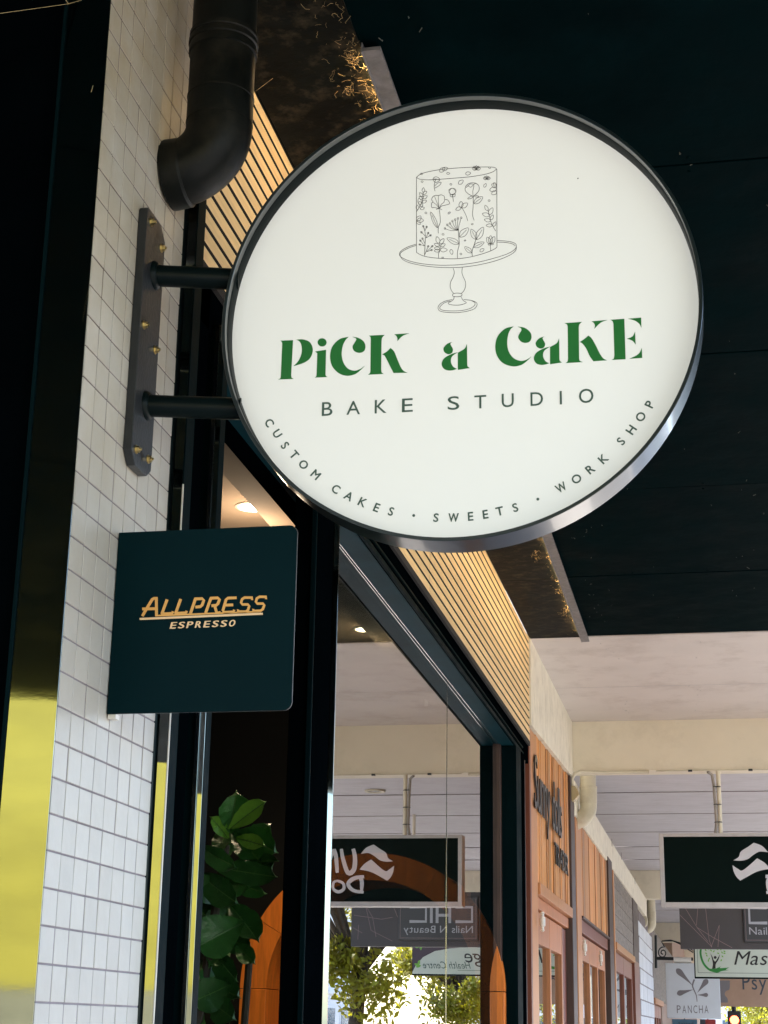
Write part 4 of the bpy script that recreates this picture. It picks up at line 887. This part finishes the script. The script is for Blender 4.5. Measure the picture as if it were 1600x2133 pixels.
# upper storey shell over the arcade shops, mostly hidden
us = thing('upper_storey', 'plain upper storey of the shop row above the awning', 'building', (-3, 30, CZ))
box('wall', -6, -1.36, 7.70, 60, CZ + 0.3, 4.2, 'grey_wall', us); box('party_wall', -6, -1.36, 7.70, 7.8, GZ, CZ + 0.29, 'interior_dark', us); box('rear_wall', -6.2, -6.01, 2.2, 60, GZ, 4.2, 'grey_wall', us)
box('ceiling_void', -6, -1.36, 7.8, 60, CZ + 0.05, CZ + 0.29, 'interior_dark', us)
# cream pipes and boxes on the wall
def creampipe(px, pyt, Y, zt_, elbow_py, label, rad=0.05):
    c_ = ony(px, elbow_py, Y); t = thing('cream_drainpipe', label, 'drainpipe', (c_.x, Y, c_.z), 'cream drainpipes along the arcade wall')
    zc = c_.z
    tube('pipe', [(c_.x, Y, zt_), (c_.x, Y, zc + 0.10)], rad, 'pvc_cream', t, n=28)
    lathe('socket_ring', [(rad - 0.002, 0.01), (rad + 0.006, 0.008), (rad + 0.006, -0.006), (rad - 0.002, -0.008)], (c_.x, Y, zc + 0.19), 'pvc_cream', t, n=28)
    tube('socket', [(c_.x, Y, zc + 0.185), (c_.x, Y, zc + 0.09)], rad + 0.004, 'pvc_cream', t, n=28)
    P2 = [(c_.x, Y, zc + 0.09)]
    for k in range(9): a = math.radians(82 * k / 8); P2.append((c_.x - 0.075 * (1 - math.cos(a)), Y, zc + 0.075 - 0.085 * math.sin(a)))
    e_ = Vector(P2[-1]); P2.append(e_ + Vector((-0.06, 0, -0.03)))
    tube('elbow', P2, rad + 0.002, 'pvc_cream', t, n=28)
    return t
creampipe(1226.5, 1610, 10.35, CZ + 0.01, 1705, 'cream drainpipe elbow beside the cedar boards under the first beam')
creampipe(1358, 1900, 20.1, CZ + 0.01, 1935, 'small far cream drainpipe above the white brick wall')
jb = thing('junction_box', 'cream junction box on the wall corner below the first beam', 'box', (WX, 9.85, 1.4))
p0, p1 = ony(1180, 1668, 9.83), ony(1205, 1638, 9.83)
P_ = [Vector((p0.x, 9.80, p0.z)), Vector((p0.x + (p1.x - p0.x) * .6, 9.80, p0.z - 0.005)), Vector((p1.x + .005, 9.80, p0.z + 0.03)), Vector((p1.x, 9.80, p0.z + 0.055)), Vector((p0.x + (p1.x - p0.x) * .75, 9.80, p1.z)), Vector((p0.x, 9.80, p1.z))]
v, f = platev(P_, Vector((0, 0.07, 0))); mk('case', v, f, 'box_tan', jb, bevel=0.003)
q0 = ony(1192, 1637, 9.83); tube('conduit', [q0, q0 + Vector((0, 0, 0.04)), q0 + Vector((0.015, 0, 0.07)), q0 + Vector((0.045, 0, 0.085)), Vector((q0.x + 0.2, 9.92, 1.478)), Vector((q0.x + 0.45, 9.93, 1.481))], 0.010, 'pvc_cream', jb, n=8)
jb2 = thing('round_box', 'small rounded cream box on the far wall by the second drainpipe', 'box', (WX, 19.9, 1.2))
c_ = ony(1339, 1918, 19.4); v, f = platev([c_ + Vector((0.055 * math.cos(a / 12 * 6.283), -0.0, 0.075 * math.sin(a / 12 * 6.283))) for a in range(12)], Vector((0, 0.1, 0))); mk('case', v, f, 'pvc_cream', jb2, bevel=0.004)
lb = lambda n_: None
# beam underside fixings
bf = thing('beam_conduit', 'thin conduit clipped along the underside of the first cream beam', 'conduit', (0, 9.95, 1.48))
tube('tube', [(-0.35, 9.93, 1.4845), (0.93, 9.93, 1.4845)], 0.004, 'pvc_cream', bf, n=6)
for x in (-0.70, -0.42, -0.15, 0.2, 0.6): box('clip', x - 0.012, x + 0.012, 9.925, 9.945, 1.479, 1.4895, 'iron', bf)

# ------------------------------------------------------------------ signs hanging across the arcade
# doll shop sign
Y1 = 9.97
g1 = thing('doll_shop_sign', 'dark green hanging sign in a chipped white frame with white brush lettering', 'sign', (0.3, Y1, 1.0))
a, b = ony(1372.5, 1742, Y1), ony(1381, 1890, Y1); xl, zt1, zb1 = a.x, ony(1390, 1736, Y1).z, ony(1390, 1889.5, Y1).z; xr = xl + 1.46
box('panel', xl + 0.02, xr - 0.02, Y1 + 0.004, Y1 + 0.10, zb1 + 0.02, zt1 - 0.015, 'sign_dark', g1)
fw_ = 0.026
box('frame', xl, xl + fw_, Y1 - 0.004, Y1 + 0.11, zb1, zt1, 'frame_white', g1, bevel=0.002)
box('frame', xr - fw_, xr, Y1 - 0.004, Y1 + 0.11, zb1, zt1, 'frame_white', g1, bevel=0.002)
box('frame', xl + fw_ + 0.0005, xr - fw_ - 0.0005, Y1 - 0.004, Y1 + 0.11, zt1 - 0.02, zt1, 'frame_white', g1, bevel=0.002)
box('frame', xl + fw_ + 0.0005, xr - fw_ - 0.0005, Y1 - 0.004, Y1 + 0.11, zb1, zb1 + 0.028, 'frame_white', g1, bevel=0.002)
hx = ony(1500, 1700, Y1).x
for hx_ in (hx, hx + 0.82):
    tube('hanger', [(hx_, Y1 + 0.03, zt1), (hx_, Y1 + 0.03, 1.49)], 0.013, 'cream', g1, n=12)
    tube('cable', [(hx_ - 0.03, Y1 + 0.02, zt1 + 0.002), (hx_ - 0.022, Y1 + 0.018, zt1 + 0.06), (hx_ - 0.028, Y1 + 0.018, 1.40), (hx_ - 0.035, Y1 + 0.0, 1.462), (hx_ - 0.06, Y1 - 0.02, 1.478)], 0.009, 'grey_wall', g1, n=8)
    for py in (1638, 1675, 1712):
        z_ = ony(1500, py, Y1).z; lathe('cable_tie', [(0.0001, 0.002), (0.024, 0.002), (0.024, -0.002), (0.0001, -0.002)], (hx_ - 0.012, Y1 + 0.02, z_), 'letter_black', g1, n=10)
G1 = cropmap(1040, 1540, 2.857, Y1, -0.003)
def brush(par, m, polys, g, th=-0.0015):
    v, f = join([platev([g(p) for p in smooth_poly(pp)], Vector((0, th, 0))) for pp in polys]); return mk('letter', v, f, m, par)
brush(g1, 'brush_white', [[(1393, 720, 1), (1425, 700), (1438, 668), (1480, 640), (1515, 615, 1), (1565, 635), (1600, 672, 1), (1550, 668), (1512, 688), (1480, 712), (1440, 722)],
    [(1388, 748, 1), (1420, 770), (1452, 778), (1535, 708, 1), (1580, 735), (1612, 770, 1), (1540, 785), (1480, 815), (1435, 840, 1), (1412, 818), (1395, 785)]], G1)
def brs(segs, m='brush_white', par=g1, g=G1, wmax=26):
    v, f = join([ribbonv(smooth_poly(s_, False, 4), lambda t: wmax * (0.55 + 0.45 * math.sin(math.pi * (0.15 + 0.8 * t))), g, Vector((0, -0.0015 - i * 0.0002, 0))) for i, s_ in enumerate(segs)]); return mk('letter', v, f, m, par)
brs([[(1650, 640), (1640, 700), (1650, 770), (1690, 790), (1720, 700), (1728, 640)]], wmax=30)
brs([[(1760, 790), (1765, 690), (1775, 640)], [(1775, 645), (1805, 700), (1835, 780)], [(1835, 785), (1850, 700), (1862, 635)]])
brs([[(1895, 790), (1900, 690), (1910, 640)], [(1910, 645), (1940, 700), (1970, 780)], [(1970, 785), (1985, 700), (1997, 635)]])
brs([[(2030, 635), (2050, 690), (2075, 712)], [(2120, 630), (2090, 700), (2060, 790)]])
brs([[(1612, 815), (1600, 850), (1605, 905)], [(1585, 815), (1650, 825), (1690, 860), (1660, 900), (1590, 912)]])
brs([[(1760, 840), (1725, 855), (1720, 890), (1755, 910), (1790, 890), (1785, 850), (1755, 840)]], wmax=20)
brs([[(1825, 820), (1820, 905), (1870, 900)]]); brs([[(1905, 820), (1900, 905), (1950, 900)]]); brs([[(2040, 830), (1990, 830), (1985, 860), (2030, 870), (2030, 905), (1975, 908)]], wmax=20)

# nail salon sign
Y2 = 14.35; k2 = 0.00399
g2 = thing('nail_salon_sign', 'brown grey hanging sign with fine crossing lines and a raised plaque reading CHIC', 'sign', (0.4, Y2, 0.9))
xl, zb_ = ony(1417, 1950, Y2).x, ony(1450, 1976.5, Y2).z; zt_ = zb_ + 0.46; xr = 1.28
box('panel', xl, xr, Y2, Y2 + 0.07, zb_, zt_, 'sign_grey', g2, bevel=0.002)
px0, pxr, pz = ony(1549, 1930, Y2).x, 0.86, ony(1560, 1963, Y2).z
box('plaque', px0, pxr, Y2 - 0.022, Y2 - 0.0005, pz, zt_ - 0.04, 'plaque_grey', g2, bevel=0.004)
for bx_ in ((px0 + 0.018, pxr - 0.018, pz + 0.016, pz + 0.019), (px0 + 0.015, px0 + 0.018, pz + 0.016, zt_ - 0.06), (pxr - 0.018, pxr - 0.015, pz + 0.016, zt_ - 0.06)):
    box('plaque_line', bx_[0], bx_[1], Y2 - 0.0235, Y2 - 0.0222, bx_[2], bx_[3], 'line_pink', g2)
for x in (0.742,): tube('hanger', [(x, Y2 + 0.035, zt_), (x, Y2 + 0.035, CZ)], 0.014, 'cream', g2, n=8)
G2 = cropmap(1340, 1880, 6.154, Y2, 0.0003)
v, f = join([ribbonv([Vector(q_) for q_ in s_], 6, G2, Vector((0, -0.0006 - 0.0002 * i, 0))) for i, s_ in enumerate(([(465, 155), (880, 570)], [(520, 40), (690, 320), (830, 500)], [(702, 40), (682, 290)], [(795, 40), (845, 480), (880, 575)], [(975, 290), (870, 570)], [(975, 290), (958, 570)], [(690, 320), (900, 450), (1140, 580)]))])
mk('printed_lines', v, f, 'line_pink', g2)
xq = lambda r: -1.88 + (1516 - (660 + r / 3.598)) * k2
zq_ = lambda r: (2152 - (1540 + r / 3.598)) * k2
v, f = join([ribbonv([Vector((xq(a), zq_(b))) for a, b in s_], 0.004, lambda p: Vector((p.x, Y2 - 0.0004, p.y)), Vector((0, -0.0006 - 0.0002 * i, 0))) for i, s_ in enumerate((((310, 1240), (400, 1380), (430, 1530)), ((330, 1240), (390, 1480), (560, 1560)), ((540, 1240), (600, 1380)), ((250, 1365), (470, 1395), (560, 1380)), ((290, 1440), (285, 1550)), ((245, 1460), (320, 1500))))])
mk('printed_lines', v, f, 'line_pink', g2)
cx0 = 0.207; ch_ = 0.145; cz0 = ony(1575, 1926, Y2).z
TK = Vector((0, -0.0025, 0)); pl2 = lambda p: Vector((cx0 + p.x, Y2 - 0.0225, cz0 + p.y))
for segs in ([[(0.155, 0.012), (0.012, 0.012), (0.012, ch_ - 0.012), (0.155, ch_ - 0.012)]], [[(0.205, 0), (0.205, ch_)], [(0.205, ch_ * .45), (0.315, ch_ * .45)], [(0.315, 0), (0.315, ch_)]], [[(0.365, 0), (0.365, ch_)]], [[(0.555, 0.012), (0.412, 0.012), (0.412, ch_ - 0.012), (0.555, ch_ - 0.012)]]):
    v, f = join([ribbonv([Vector(q_) for q_ in s_], 0.024, pl2, TK + Vector((0, -0.0002 * i, 0))) for i, s_ in enumerate(segs)]); mk('letter', v, f, 'text_silver', g2)
def ptext(words, x, z, Y, h, m, par, wid=None, slant=0.0):
    tot = sum((h * 0.45 if c == ' ' else (glyph(c)[3].x - glyph(c)[2].x) * h / 0.72 + h * 0.13) for c in words); sq = wid / tot if wid else 1
    for c in words:
        if c == ' ': x += h * 0.45 * sq; continue
        _, _, lo, hi = glyph(c); s_ = h / 0.72; w_ = (hi.x - lo.x) * s_ * sq
        V, F = letterv(c, Vector((x, Y, z + lo.y * s_)), XP, ZP, (hi.y - lo.y) * s_, w_, slant, Vector((0, -0.0015, 0))); mk('letter', V, F, m, par); x += w_ + h * 0.13 * sq
ptext('Nails N Beauty', cx0 + 0.005, ony(1575, 1947, Y2).z, Y2 - 0.0225, 0.062, 'text_silver', g2, 0.61)

# massage sign
Y3 = 18.1; k3 = 0.005
g3 = thing('massage_sign', 'long cream hanging sign with a green tree figure emblem and script lettering', 'sign', (0.5, Y3, 0.8))
xl, zb_ = ony(1446, 2010, Y3).x, ony(1460, 2038, Y3).z; zt_ = zb_ + 0.50; xr = 1.415
box('frame', xl, xr, Y3 + 0.004, Y3 + 0.08, zb_, zt_, 'sign_dark', g3, bevel=0.003)
box('panel', xl + 0.012, xr - 0.006, Y3, Y3 + 0.0035, zb_ + 0.016, zt_ - 0.02, 'sign_cream', g3)
for z_ in (zb_ + 0.055,): box('border_line', xl + 0.04, xr - 0.5, Y3 - 0.001, Y3 - 0.0002, z_, z_ + 0.004, 'grey_green', g3)
box('border_line', xl + 0.036, xl + 0.040, Y3 - 0.001, Y3 - 0.0002, zb_ + 0.055, zt_ - 0.05, 'grey_green', g3)
v, f = platev([Vector((x, Y3 - 0.0003, z)) for x, z in ((xr - 0.006, zb_ + 0.036), (xr - 0.04, zb_ + 0.10), (xr - 0.12, zb_ + 0.19), (xr - 0.25, zb_ + 0.255), (xr - 0.42, zb_ + 0.285), (xr - 0.62, zb_ + 0.30), (xr - 0.62, zt_ - 0.021), (xr - 0.006, zt_ - 0.021))], Vector((0, -0.001, 0))); mk('corner_print', v, f, 'plum', g3)
G3 = cropmap(1340, 1880, 6.154, Y3, 0.0006)
v, f = join([ribbonv(smooth_poly([(775, 500), (745, 570), (735, 660), (770, 775), (840, 855), (920, 885)], False, 4), lambda t: 26, G3, Vector((0, -0.001, 0))), platev([G3(p) for p in smooth_poly([(850, 848, 1), (930, 845), (1000, 815, 1), (985, 840), (1105, 832, 1), (1060, 858), (1100, 866, 1), (1010, 878), (950, 900), (890, 885)])], Vector((0, -0.0012, 0)))])
mk('hand_emblem', v, f, 'dark_green_print', g3)
v, f = join([platev([G3(p) for p in smooth_poly([(882, 850, 1), (892, 780), (870, 680), (850, 640, 1), (885, 690), (905, 740), (925, 755), (950, 720), (985, 660, 1), (965, 730), (930, 790), (928, 845, 1)])], Vector((0, -0.0014, 0))), platev([G3(p) for p in circ(922, 704, 19, 19)], Vector((0, -0.0016, 0)))])
mk('figure_emblem', v, f, 'letter_black', g3)
lv_ = []
for i, (x, y, a) in enumerate(((805, 650, .5), (815, 680, 1.2), (845, 720, 1.9), (835, 745, 1.6), (870, 615, .8), (905, 625, 2.3), (960, 650, .4), (1010, 640, 1.1), (1040, 650, .2), (1015, 690, .8), (1000, 740, 2.0), (1040, 625, .4), (800, 610, .9), (950, 600, .3), (880, 580, 1.2), (930, 570, .2), (990, 600, .7), (835, 590, 1.5))):
    c_, s_ = math.cos(a), math.sin(a); lv_.append(platev([G3((x + c_ * u - s_ * w_, y + s_ * u + c_ * w_)) for u, w_ in ((-17, 0), (-6, 8), (8, 7), (18, 0), (8, -7), (-6, -8))], Vector((0, -0.001 - 0.00005 * i, 0))))
v, f = join(lv_); mk('leaf_emblem', v, f, 'leaf_print', g3)
ptext('Massage', ony(1529, 2000, Y3).x, ony(1532, 2009.5, Y3).z, Y3 - 0.0005, 0.145, 'letter_black', g3, 0.75, 0.28)
ptext('Health Centre', 0.775, zb_ + 0.075, Y3 - 0.0005, 0.075, 'grey_green', g3, 0.52, 0.28)
lv_ = []
for i, (x, z, a) in enumerate(((1.37, .30, .4), (1.32, .29, 1.5), (1.29, .31, 2.5), (1.34, .33, .9), (1.36, .11, .4), (1.34, .13, 1.8), (1.345, .095, 2.8))):
    c_, s_ = math.cos(a), math.sin(a); lv_.append(platev([Vector((x + c_ * u - s_ * w_, Y3 - 0.0015, zb_ + z + s_ * u + c_ * w_)) for u, w_ in ((-.03, 0), (-.01, .013), (.015, .012), (.032, 0), (.015, -.012), (-.01, -.013))], Vector((0, -0.001 - 0.0001 * i, 0))))
v, f = join(lv_); mk('leaf_emblem', v, f, 'leaf_print', g3)
for x in (xl + 0.3, xr - 0.3): tube('hanger', [(x, Y3 + 0.04, zt_), (x, Y3 + 0.04, CZ)], 0.012, 'iron', g3, n=8)

# square pale sign on its iron bracket
Y4 = 21.7
g4 = thing('pancha_sign', 'square pale sign with a grey sprig emblem reading PANCHA', 'sign', (-0.4, Y4, 0.5))
xa, xb_, zt4, zb4 = ony(1387, 2040, Y4).x, ony(1499, 2040, Y4).x, ony(1400, 2006, Y4).z, ony(1400, 2121, Y4).z
box('panel', xa, xb_, Y4, Y4 + 0.09, zb4, zt4, 'sign_pale', g4, bevel=0.006)
G4 = cropmap(1340, 1880, 6.154, Y4, 0.0005)
def petal(x0, y0, x1, y1, wd): 
    dx, dy = x1 - x0, y1 - y0; L_ = math.hypot(dx, dy); nx, ny = -dy / L_ * wd / 2, dx / L_ * wd / 2
    return [(x0, y0, 1), (x0 + dx * .5 + nx * .55, y0 + dy * .5 + ny * .55), (x0 + dx * .85 + nx, y0 + dy * .85 + ny), (x1, y1), (x0 + dx * .85 - nx, y0 + dy * .85 - ny), (x0 + dx * .5 - nx * .55, y0 + dy * .5 - ny * .55)]
v, f = join([platev([G4(p) for p in smooth_poly(pp)], Vector((0, -0.001 - 0.0002 * i, 0))) for i, pp in enumerate((petal(640, 1070, 425, 850, 75), petal(690, 1160, 825, 985, 70), petal(645, 1115, 432, 1170, 70), petal(690, 1185, 832, 1185, 52)))] + [ribbonv(smooth_poly([(655, 985), (632, 1060), (650, 1120), (680, 1190), (690, 1270)], False, 4), lambda t: 22 * (1 - t * .6), G4, Vector((0, -0.002, 0)))])
mk('sprig_emblem', v, f, 'grey_print', g4)
for i, ch in enumerate('PANCHA'):
    x0 = 432 + i * 71; o_ = G4((x0, 1418)); tp_ = G4((x0, 1318)); w_ = G4((x0 + 50, 1418)).x - o_.x; V, F = letterv(ch, o_, XP, ZP, tp_.z - o_.z, w_, 0, Vector((0, -0.001, 0))); mk('letter', V, F, 'grey_print', g4)
br = thing('scroll_bracket', 'black wrought iron scroll bracket above the square pale sign', 'bracket', (WX, Y4 + 0.05, 0.9))
Bk = lambda x, y: ony(1340 + x / 6.154, 1880 + y / 6.154, Y4 + 0.05)
tube('bar', [Bk(165, 715), Bk(640, 725)], 0.020, 'iron', br, n=8)
tube('back_bar', [Bk(160, 420), Bk(165, 840)], 0.016, 'iron', br, n=8)
sc_ = [Bk(235 + 38 * (1.9 - t * 0.055) / 1.0 * math.cos(-1.2 - t * 0.35) * 0.9 + 15, 625 + 45 * (1.9 - t * 0.055) * math.sin(-1.2 - t * 0.35) * 0.9 + 20) for t in range(0, 30)]
tube('scroll', [Bk(640, 640), Bk(560, 590), Bk(470, 530), Bk(380, 490), Bk(300, 490), Bk(235, 500)] + sc_, 0.008, 'iron', br, n=6)
tube('scroll', [Bk(640, 615), Bk(560, 570), Bk(470, 515), Bk(350, 480), Bk(240, 490)], 0.006, 'iron', br, n=6)
tube('clamp', [Bk(390, 738), Bk(615, 740)], 0.036, 'bone', br, n=12)
# tan sign
Y5 = 26.2
g5 = thing('tan_sign', 'tan board with dark serif lettering hanging behind the square pale sign', 'sign', (0.5, Y5, 0.6))
xa, zb5 = ony(1498, 2080, Y5).x - 0.2, ony(1540, 2097, Y5).z
box('panel', xa, xa + 1.9, Y5, Y5 + 0.05, zb5, zb5 + 0.55, 'tan_sign', g5, bevel=0.002)
G5 = cropmap(1340, 1880, 6.154, Y5, 0.001)
v, f = platev([G5(p) for p in smooth_poly([(800, 1000, 1), (1110, 1000, 1), (1105, 1110), (1060, 1135), (1045, 1180), (1080, 1230), (1085, 1282, 1), (800, 1282, 1)])], Vector((0, -0.001, 0))); mk('edge_print', v, f, 'grey_print', g5)
ptext('Psych', ony(1547, 2060, Y5).x, ony(1547, 2061, Y5).z, Y5 - 0.001, 0.23, 'navy_print', g5, 0.62)
for x in (xa + 0.3, xa + 1.6): tube('hanger', [(x, Y5 + 0.025, zb5 + 0.55), (x, Y5 + 0.025, CZ)], 0.012, 'iron', g5, n=8)
# little blue and red signs
Y6 = 28
g6 = thing('blue_sign', 'small blue hanging sign just below the square pale sign', 'sign', (-0.6, Y6, 0.1))
xa, xb_, zt6 = ony(1400, 2125, Y6).x, ony(1452, 2125, Y6).x, ony(1420, 2123, Y6).z
box('panel', xa, xb_, Y6, Y6 + 0.05, zt6 - 0.45, zt6, 'blue_sign', g6, bevel=0.003); ptext('Sacred', xa + 0.1, zt6 - 0.09, Y6 - 0.001, 0.05, 'navy_print', g6, 0.24)
tube('hanger', [((xa + xb_) / 2, Y6 + 0.02, zt6), ((xa + xb_) / 2, Y6 + 0.02, 1.0), (WX, Y6 + 0.02, 1.0)], 0.012, 'iron', g6, n=6)
g7 = thing('red_sign', 'small red hanging sign next to the small blue one', 'sign', (-0.3, Y6 + 1, 0.1))
xa, xb_ = ony(1458, 2125, Y6 + 1).x, ony(1491, 2125, Y6 + 1).x; zt7 = ony(1470, 2123, Y6 + 1).z
box('panel', xa, xb_, Y6 + 1, Y6 + 1.05, zt7 - 0.4, zt7, 'red_sign', g7, bevel=0.003); box('edge_print', xa, xa + 0.09, Y6 + 0.9985, Y6 + 0.9995, zt7 - 0.4, zt7, 'navy_print', g7)
tube('hanger', [((xa + xb_) / 2, Y6 + 1.02, zt7), ((xa + xb_) / 2, Y6 + 1.02, 1.1), (WX, Y6 + 1.02, 1.1)], 0.012, 'iron', g7, n=6)
# unlit downlight in the plank ceiling, seen mirrored in the window
mx_ = -1.88 - onz(781, 1646, CZ).x; my_ = onz(781, 1646, CZ).y
t = thing('unlit_downlight', 'unlit round downlight in the white plank ceiling, mirrored in the window', 'downlight', (mx_, my_, CZ))
lathe('trim_ring', [(0.055, -0.004), (0.085, -0.004), (0.082, -0.016), (0.058, -0.014)], (mx_, my_, CZ), 'pvc_cream', t, n=28); lathe('lens', [(0.0001, -0.006), (0.056, -0.006), (0.056, -0.009), (0.0001, -0.009)], (mx_, my_, CZ), 'silver', t, n=28)

# ------------------------------------------------------------------ street side: trees, buildings, the yellow wall behind the camera
def tree(x, y, h, r, label, n=5200, ms=('tree_leaf', 'tree_leaf2'), zc=None, ls=0.09, seed=1):
    rnd = random.Random(seed); t = thing('street_tree', label, 'tree', (x, y, GZ), 'street trees along the kerb')
    z0_ = GZ + h * 0.30; tube('trunk', [(x, y, GZ - 0.1), (x + 0.08, y + 0.05, GZ + h * 0.25), (x - 0.05, y, GZ + h * 0.5), (x, y, GZ + h * 0.75)], 0.15, 'bark', t, n=12, radii=[0.19, 0.14, 0.10, 0.05])
    clumps = []
    for i in range(26):
        a = rnd.uniform(0, 6.283); rr_ = r * math.sqrt(rnd.random()); z_ = GZ + h * rnd.uniform(0.36, 1.0); k = 1 - abs((z_ - GZ) / h - 0.65) * 1.0
        clumps.append((Vector((x + rr_ * math.cos(a) * k, y + rr_ * math.sin(a) * k, z_)), rnd.uniform(0.35, 0.75) * r * 0.5))
    V = []
    for c_, cr in clumps: V.append(tubev([(x, y, GZ + h * 0.4), (Vector((x, y, GZ + h * 0.45)) + c_) / 2 + Vector((rnd.uniform(-.2, .2), 0, 0.1)), c_], 0.03, 6, True, [0.06, 0.035, 0.012]))
    v, f = join(V); mk('limbs', v, f, 'bark', t, smooth=True)
    for mi, m in enumerate(ms):
        vs, fs = [], []
        for i in range(n // len(ms)):
            c_, cr = rnd.choice(clumps); d = Vector((rnd.gauss(0, 1), rnd.gauss(0, 1), rnd.gauss(0, .75))).normalized() * cr * rnd.random() ** 0.45
            p = c_ + d; u = Vector((rnd.gauss(0, 1), rnd.gauss(0, 1), rnd.gauss(0, 1))).normalized(); s_ = u.orthogonal().normalized(); l = ls * rnd.uniform(.6, 1.5)
            b_ = len(vs); vs += [p, p + u * l * .5 + s_ * l * .3, p + u * l, p + u * l * .5 - s_ * l * .3]; fs.append((b_, b_ + 1, b_ + 2, b_ + 3))
        me = bpy.data.meshes.new('crown'); me.from_pydata([v_ - Vector((x, y, GZ)) for v_ in vs], [], fs); me.materials.append(M[m]); o = bpy.data.objects.new('crown', me); C.objects.link(o); o.parent = t
    return t
for m in ('tree_leaf', 'tree_leaf2'):
    n = M[m].node_tree; p = n.nodes['Principled BSDF']; tr = n.nodes.new('ShaderNodeBsdfTranslucent'); tr.inputs[0].default_value = (0.55, 0.52, 0.03, 1); mx = n.nodes.new('ShaderNodeMixShader'); mx.inputs[0].default_value = 0.45
    n.links.new(p.outputs[0], mx.inputs[1]); n.links.new(tr.outputs[0], mx.inputs[2]); n.links.new(mx.outputs[0], n.nodes['Material Output'].inputs[0])
tree(4.5, 30, 6.2, 2.0, 'nearest leafy street tree at the kerb, mirrored at the left of the shop window', 22000, ls=0.13, seed=3)
tree(4.6, 43, 5.6, 1.7, 'second leafy street tree at the kerb, mirrored in the shop window', 9000, ls=0.14, seed=5)
tree(4.2, 50, 5.0, 1.9, 'far street tree at the kerb', 4000, seed=8)
tree(1.6, 66, 4.2, 1.8, 'far street tree at the end of the arcade behind the tan sign', 6500, ls=0.12, seed=9)
def building(x0, x1, y0_, y1_, h, m, label, face='x', floors=4, cols=6, name='apartment_building'):
    t = thing(name, label, 'building', ((x0 + x1) / 2, (y0_ + y1_) / 2, GZ)); box('wall', x0, x1, y0_, y1_, GZ, GZ + h, m, t)
    fh = h / floors
    for i in range(floors):
        for j in range(cols):
            zc = GZ + fh * (i + 0.55)
            if face == 'x':
                yw = (y1_ - y0_) / cols; yc_ = y0_ + yw * (j + .5)
                fo = box('window', x0 - 0.05, x0 - 0.001, yc_ - yw * .30, yc_ + yw * .30, zc - fh * .28, zc + fh * .25, 'far_white', t)
                box('pane', x0 - 0.07, x0 - 0.051, yc_ - yw * .26, yc_ + yw * .26, zc - fh * .24, zc + fh * .21, 'far_window', fo)
            else:
                xw = (x1 - x0) / cols; xc = x0 + xw * (j + .5)
                fo = box('window', xc - xw * .30, xc + xw * .30, y0_ - 0.05, y0_ - 0.001, zc - fh * .28, zc + fh * .25, 'far_white', t)
                box('pane', xc - xw * .26, xc + xw * .26, y0_ - 0.07, y0_ - 0.051, zc - fh * .24, zc + fh * .21, 'far_window', fo)
        box('floor_band', x0 - 0.12, x1 + 0.05, y0_ - 0.12, y1_ + 0.05, GZ + fh * (i + 1) - 0.15, GZ + fh * (i + 1) - 0.02, 'far_white', t)
    return t
building(16, 24, 30, 52, 7.0, 'far_white', 'white shop building across the road', 'x', 2, 8)
building(15.5, 24, 54, 80, 9.5, 'far_white', 'tall white apartment block across the road with many windows', 'x', 3, 9)
building(16, 26, -2, 26, 6, 'far_brick', 'low brick shop building opposite the cake shop', 'x', 2, 8, 'brick_building')
building(-6, 12, 95, 105, 6.0, 'far_white', 'white building closing the end of the street', 'y', 2, 7, 'far_building')
yw = thing('yellow_wall', 'tall yellow painted wall behind the viewer, mirrored in the polished metal trims', 'wall', (-2, -9, GZ))
box('painted_wall', -1.6, 2.7, -9.3, -9.0, GZ + 1.85, 3.2, 'yellow_wall', yw); box('plinth', -1.65, 2.74, -9.35, -8.98, GZ, GZ + 1.845, 'plinth_grey', yw)
# traffic lights
def signal(x, y, zl, label):
    t = thing('traffic_light', label, 'traffic light', (x, y, GZ), 'traffic lights on the street')
    tube('pole', [(x, y, GZ), (x, y, zl + 0.5)], 0.05, 'iron', t, n=10); box('housing', x - 0.15, x + 0.15, y - 0.12, y + 0.1, zl - 0.75, zl + 0.2, 'iron', t, bevel=0.02)
    for i, m in enumerate(('red_glow', 'letter_black', 'letter_black')):
        c_ = Vector((x, y - 0.125, zl - i * 0.28)); vs = [c_ + Vector((0.1 * math.cos(a * .5236), 0, 0.1 * math.sin(a * .5236))) for a in range(12)]; v, f = platev(vs, Vector((0, 0.004, 0))); mk('lens', v, f, m, t)
signal(3.95, 27 - 4.5, 0.26, 'traffic light showing red, mirrored in the lower part of the shop window')
signal(ony(1530, 2125, 40).x, 40, ony(1530, 2125, 40).z, 'small traffic light showing red beyond the hanging signs')
# shops' closing wall far down the arcade
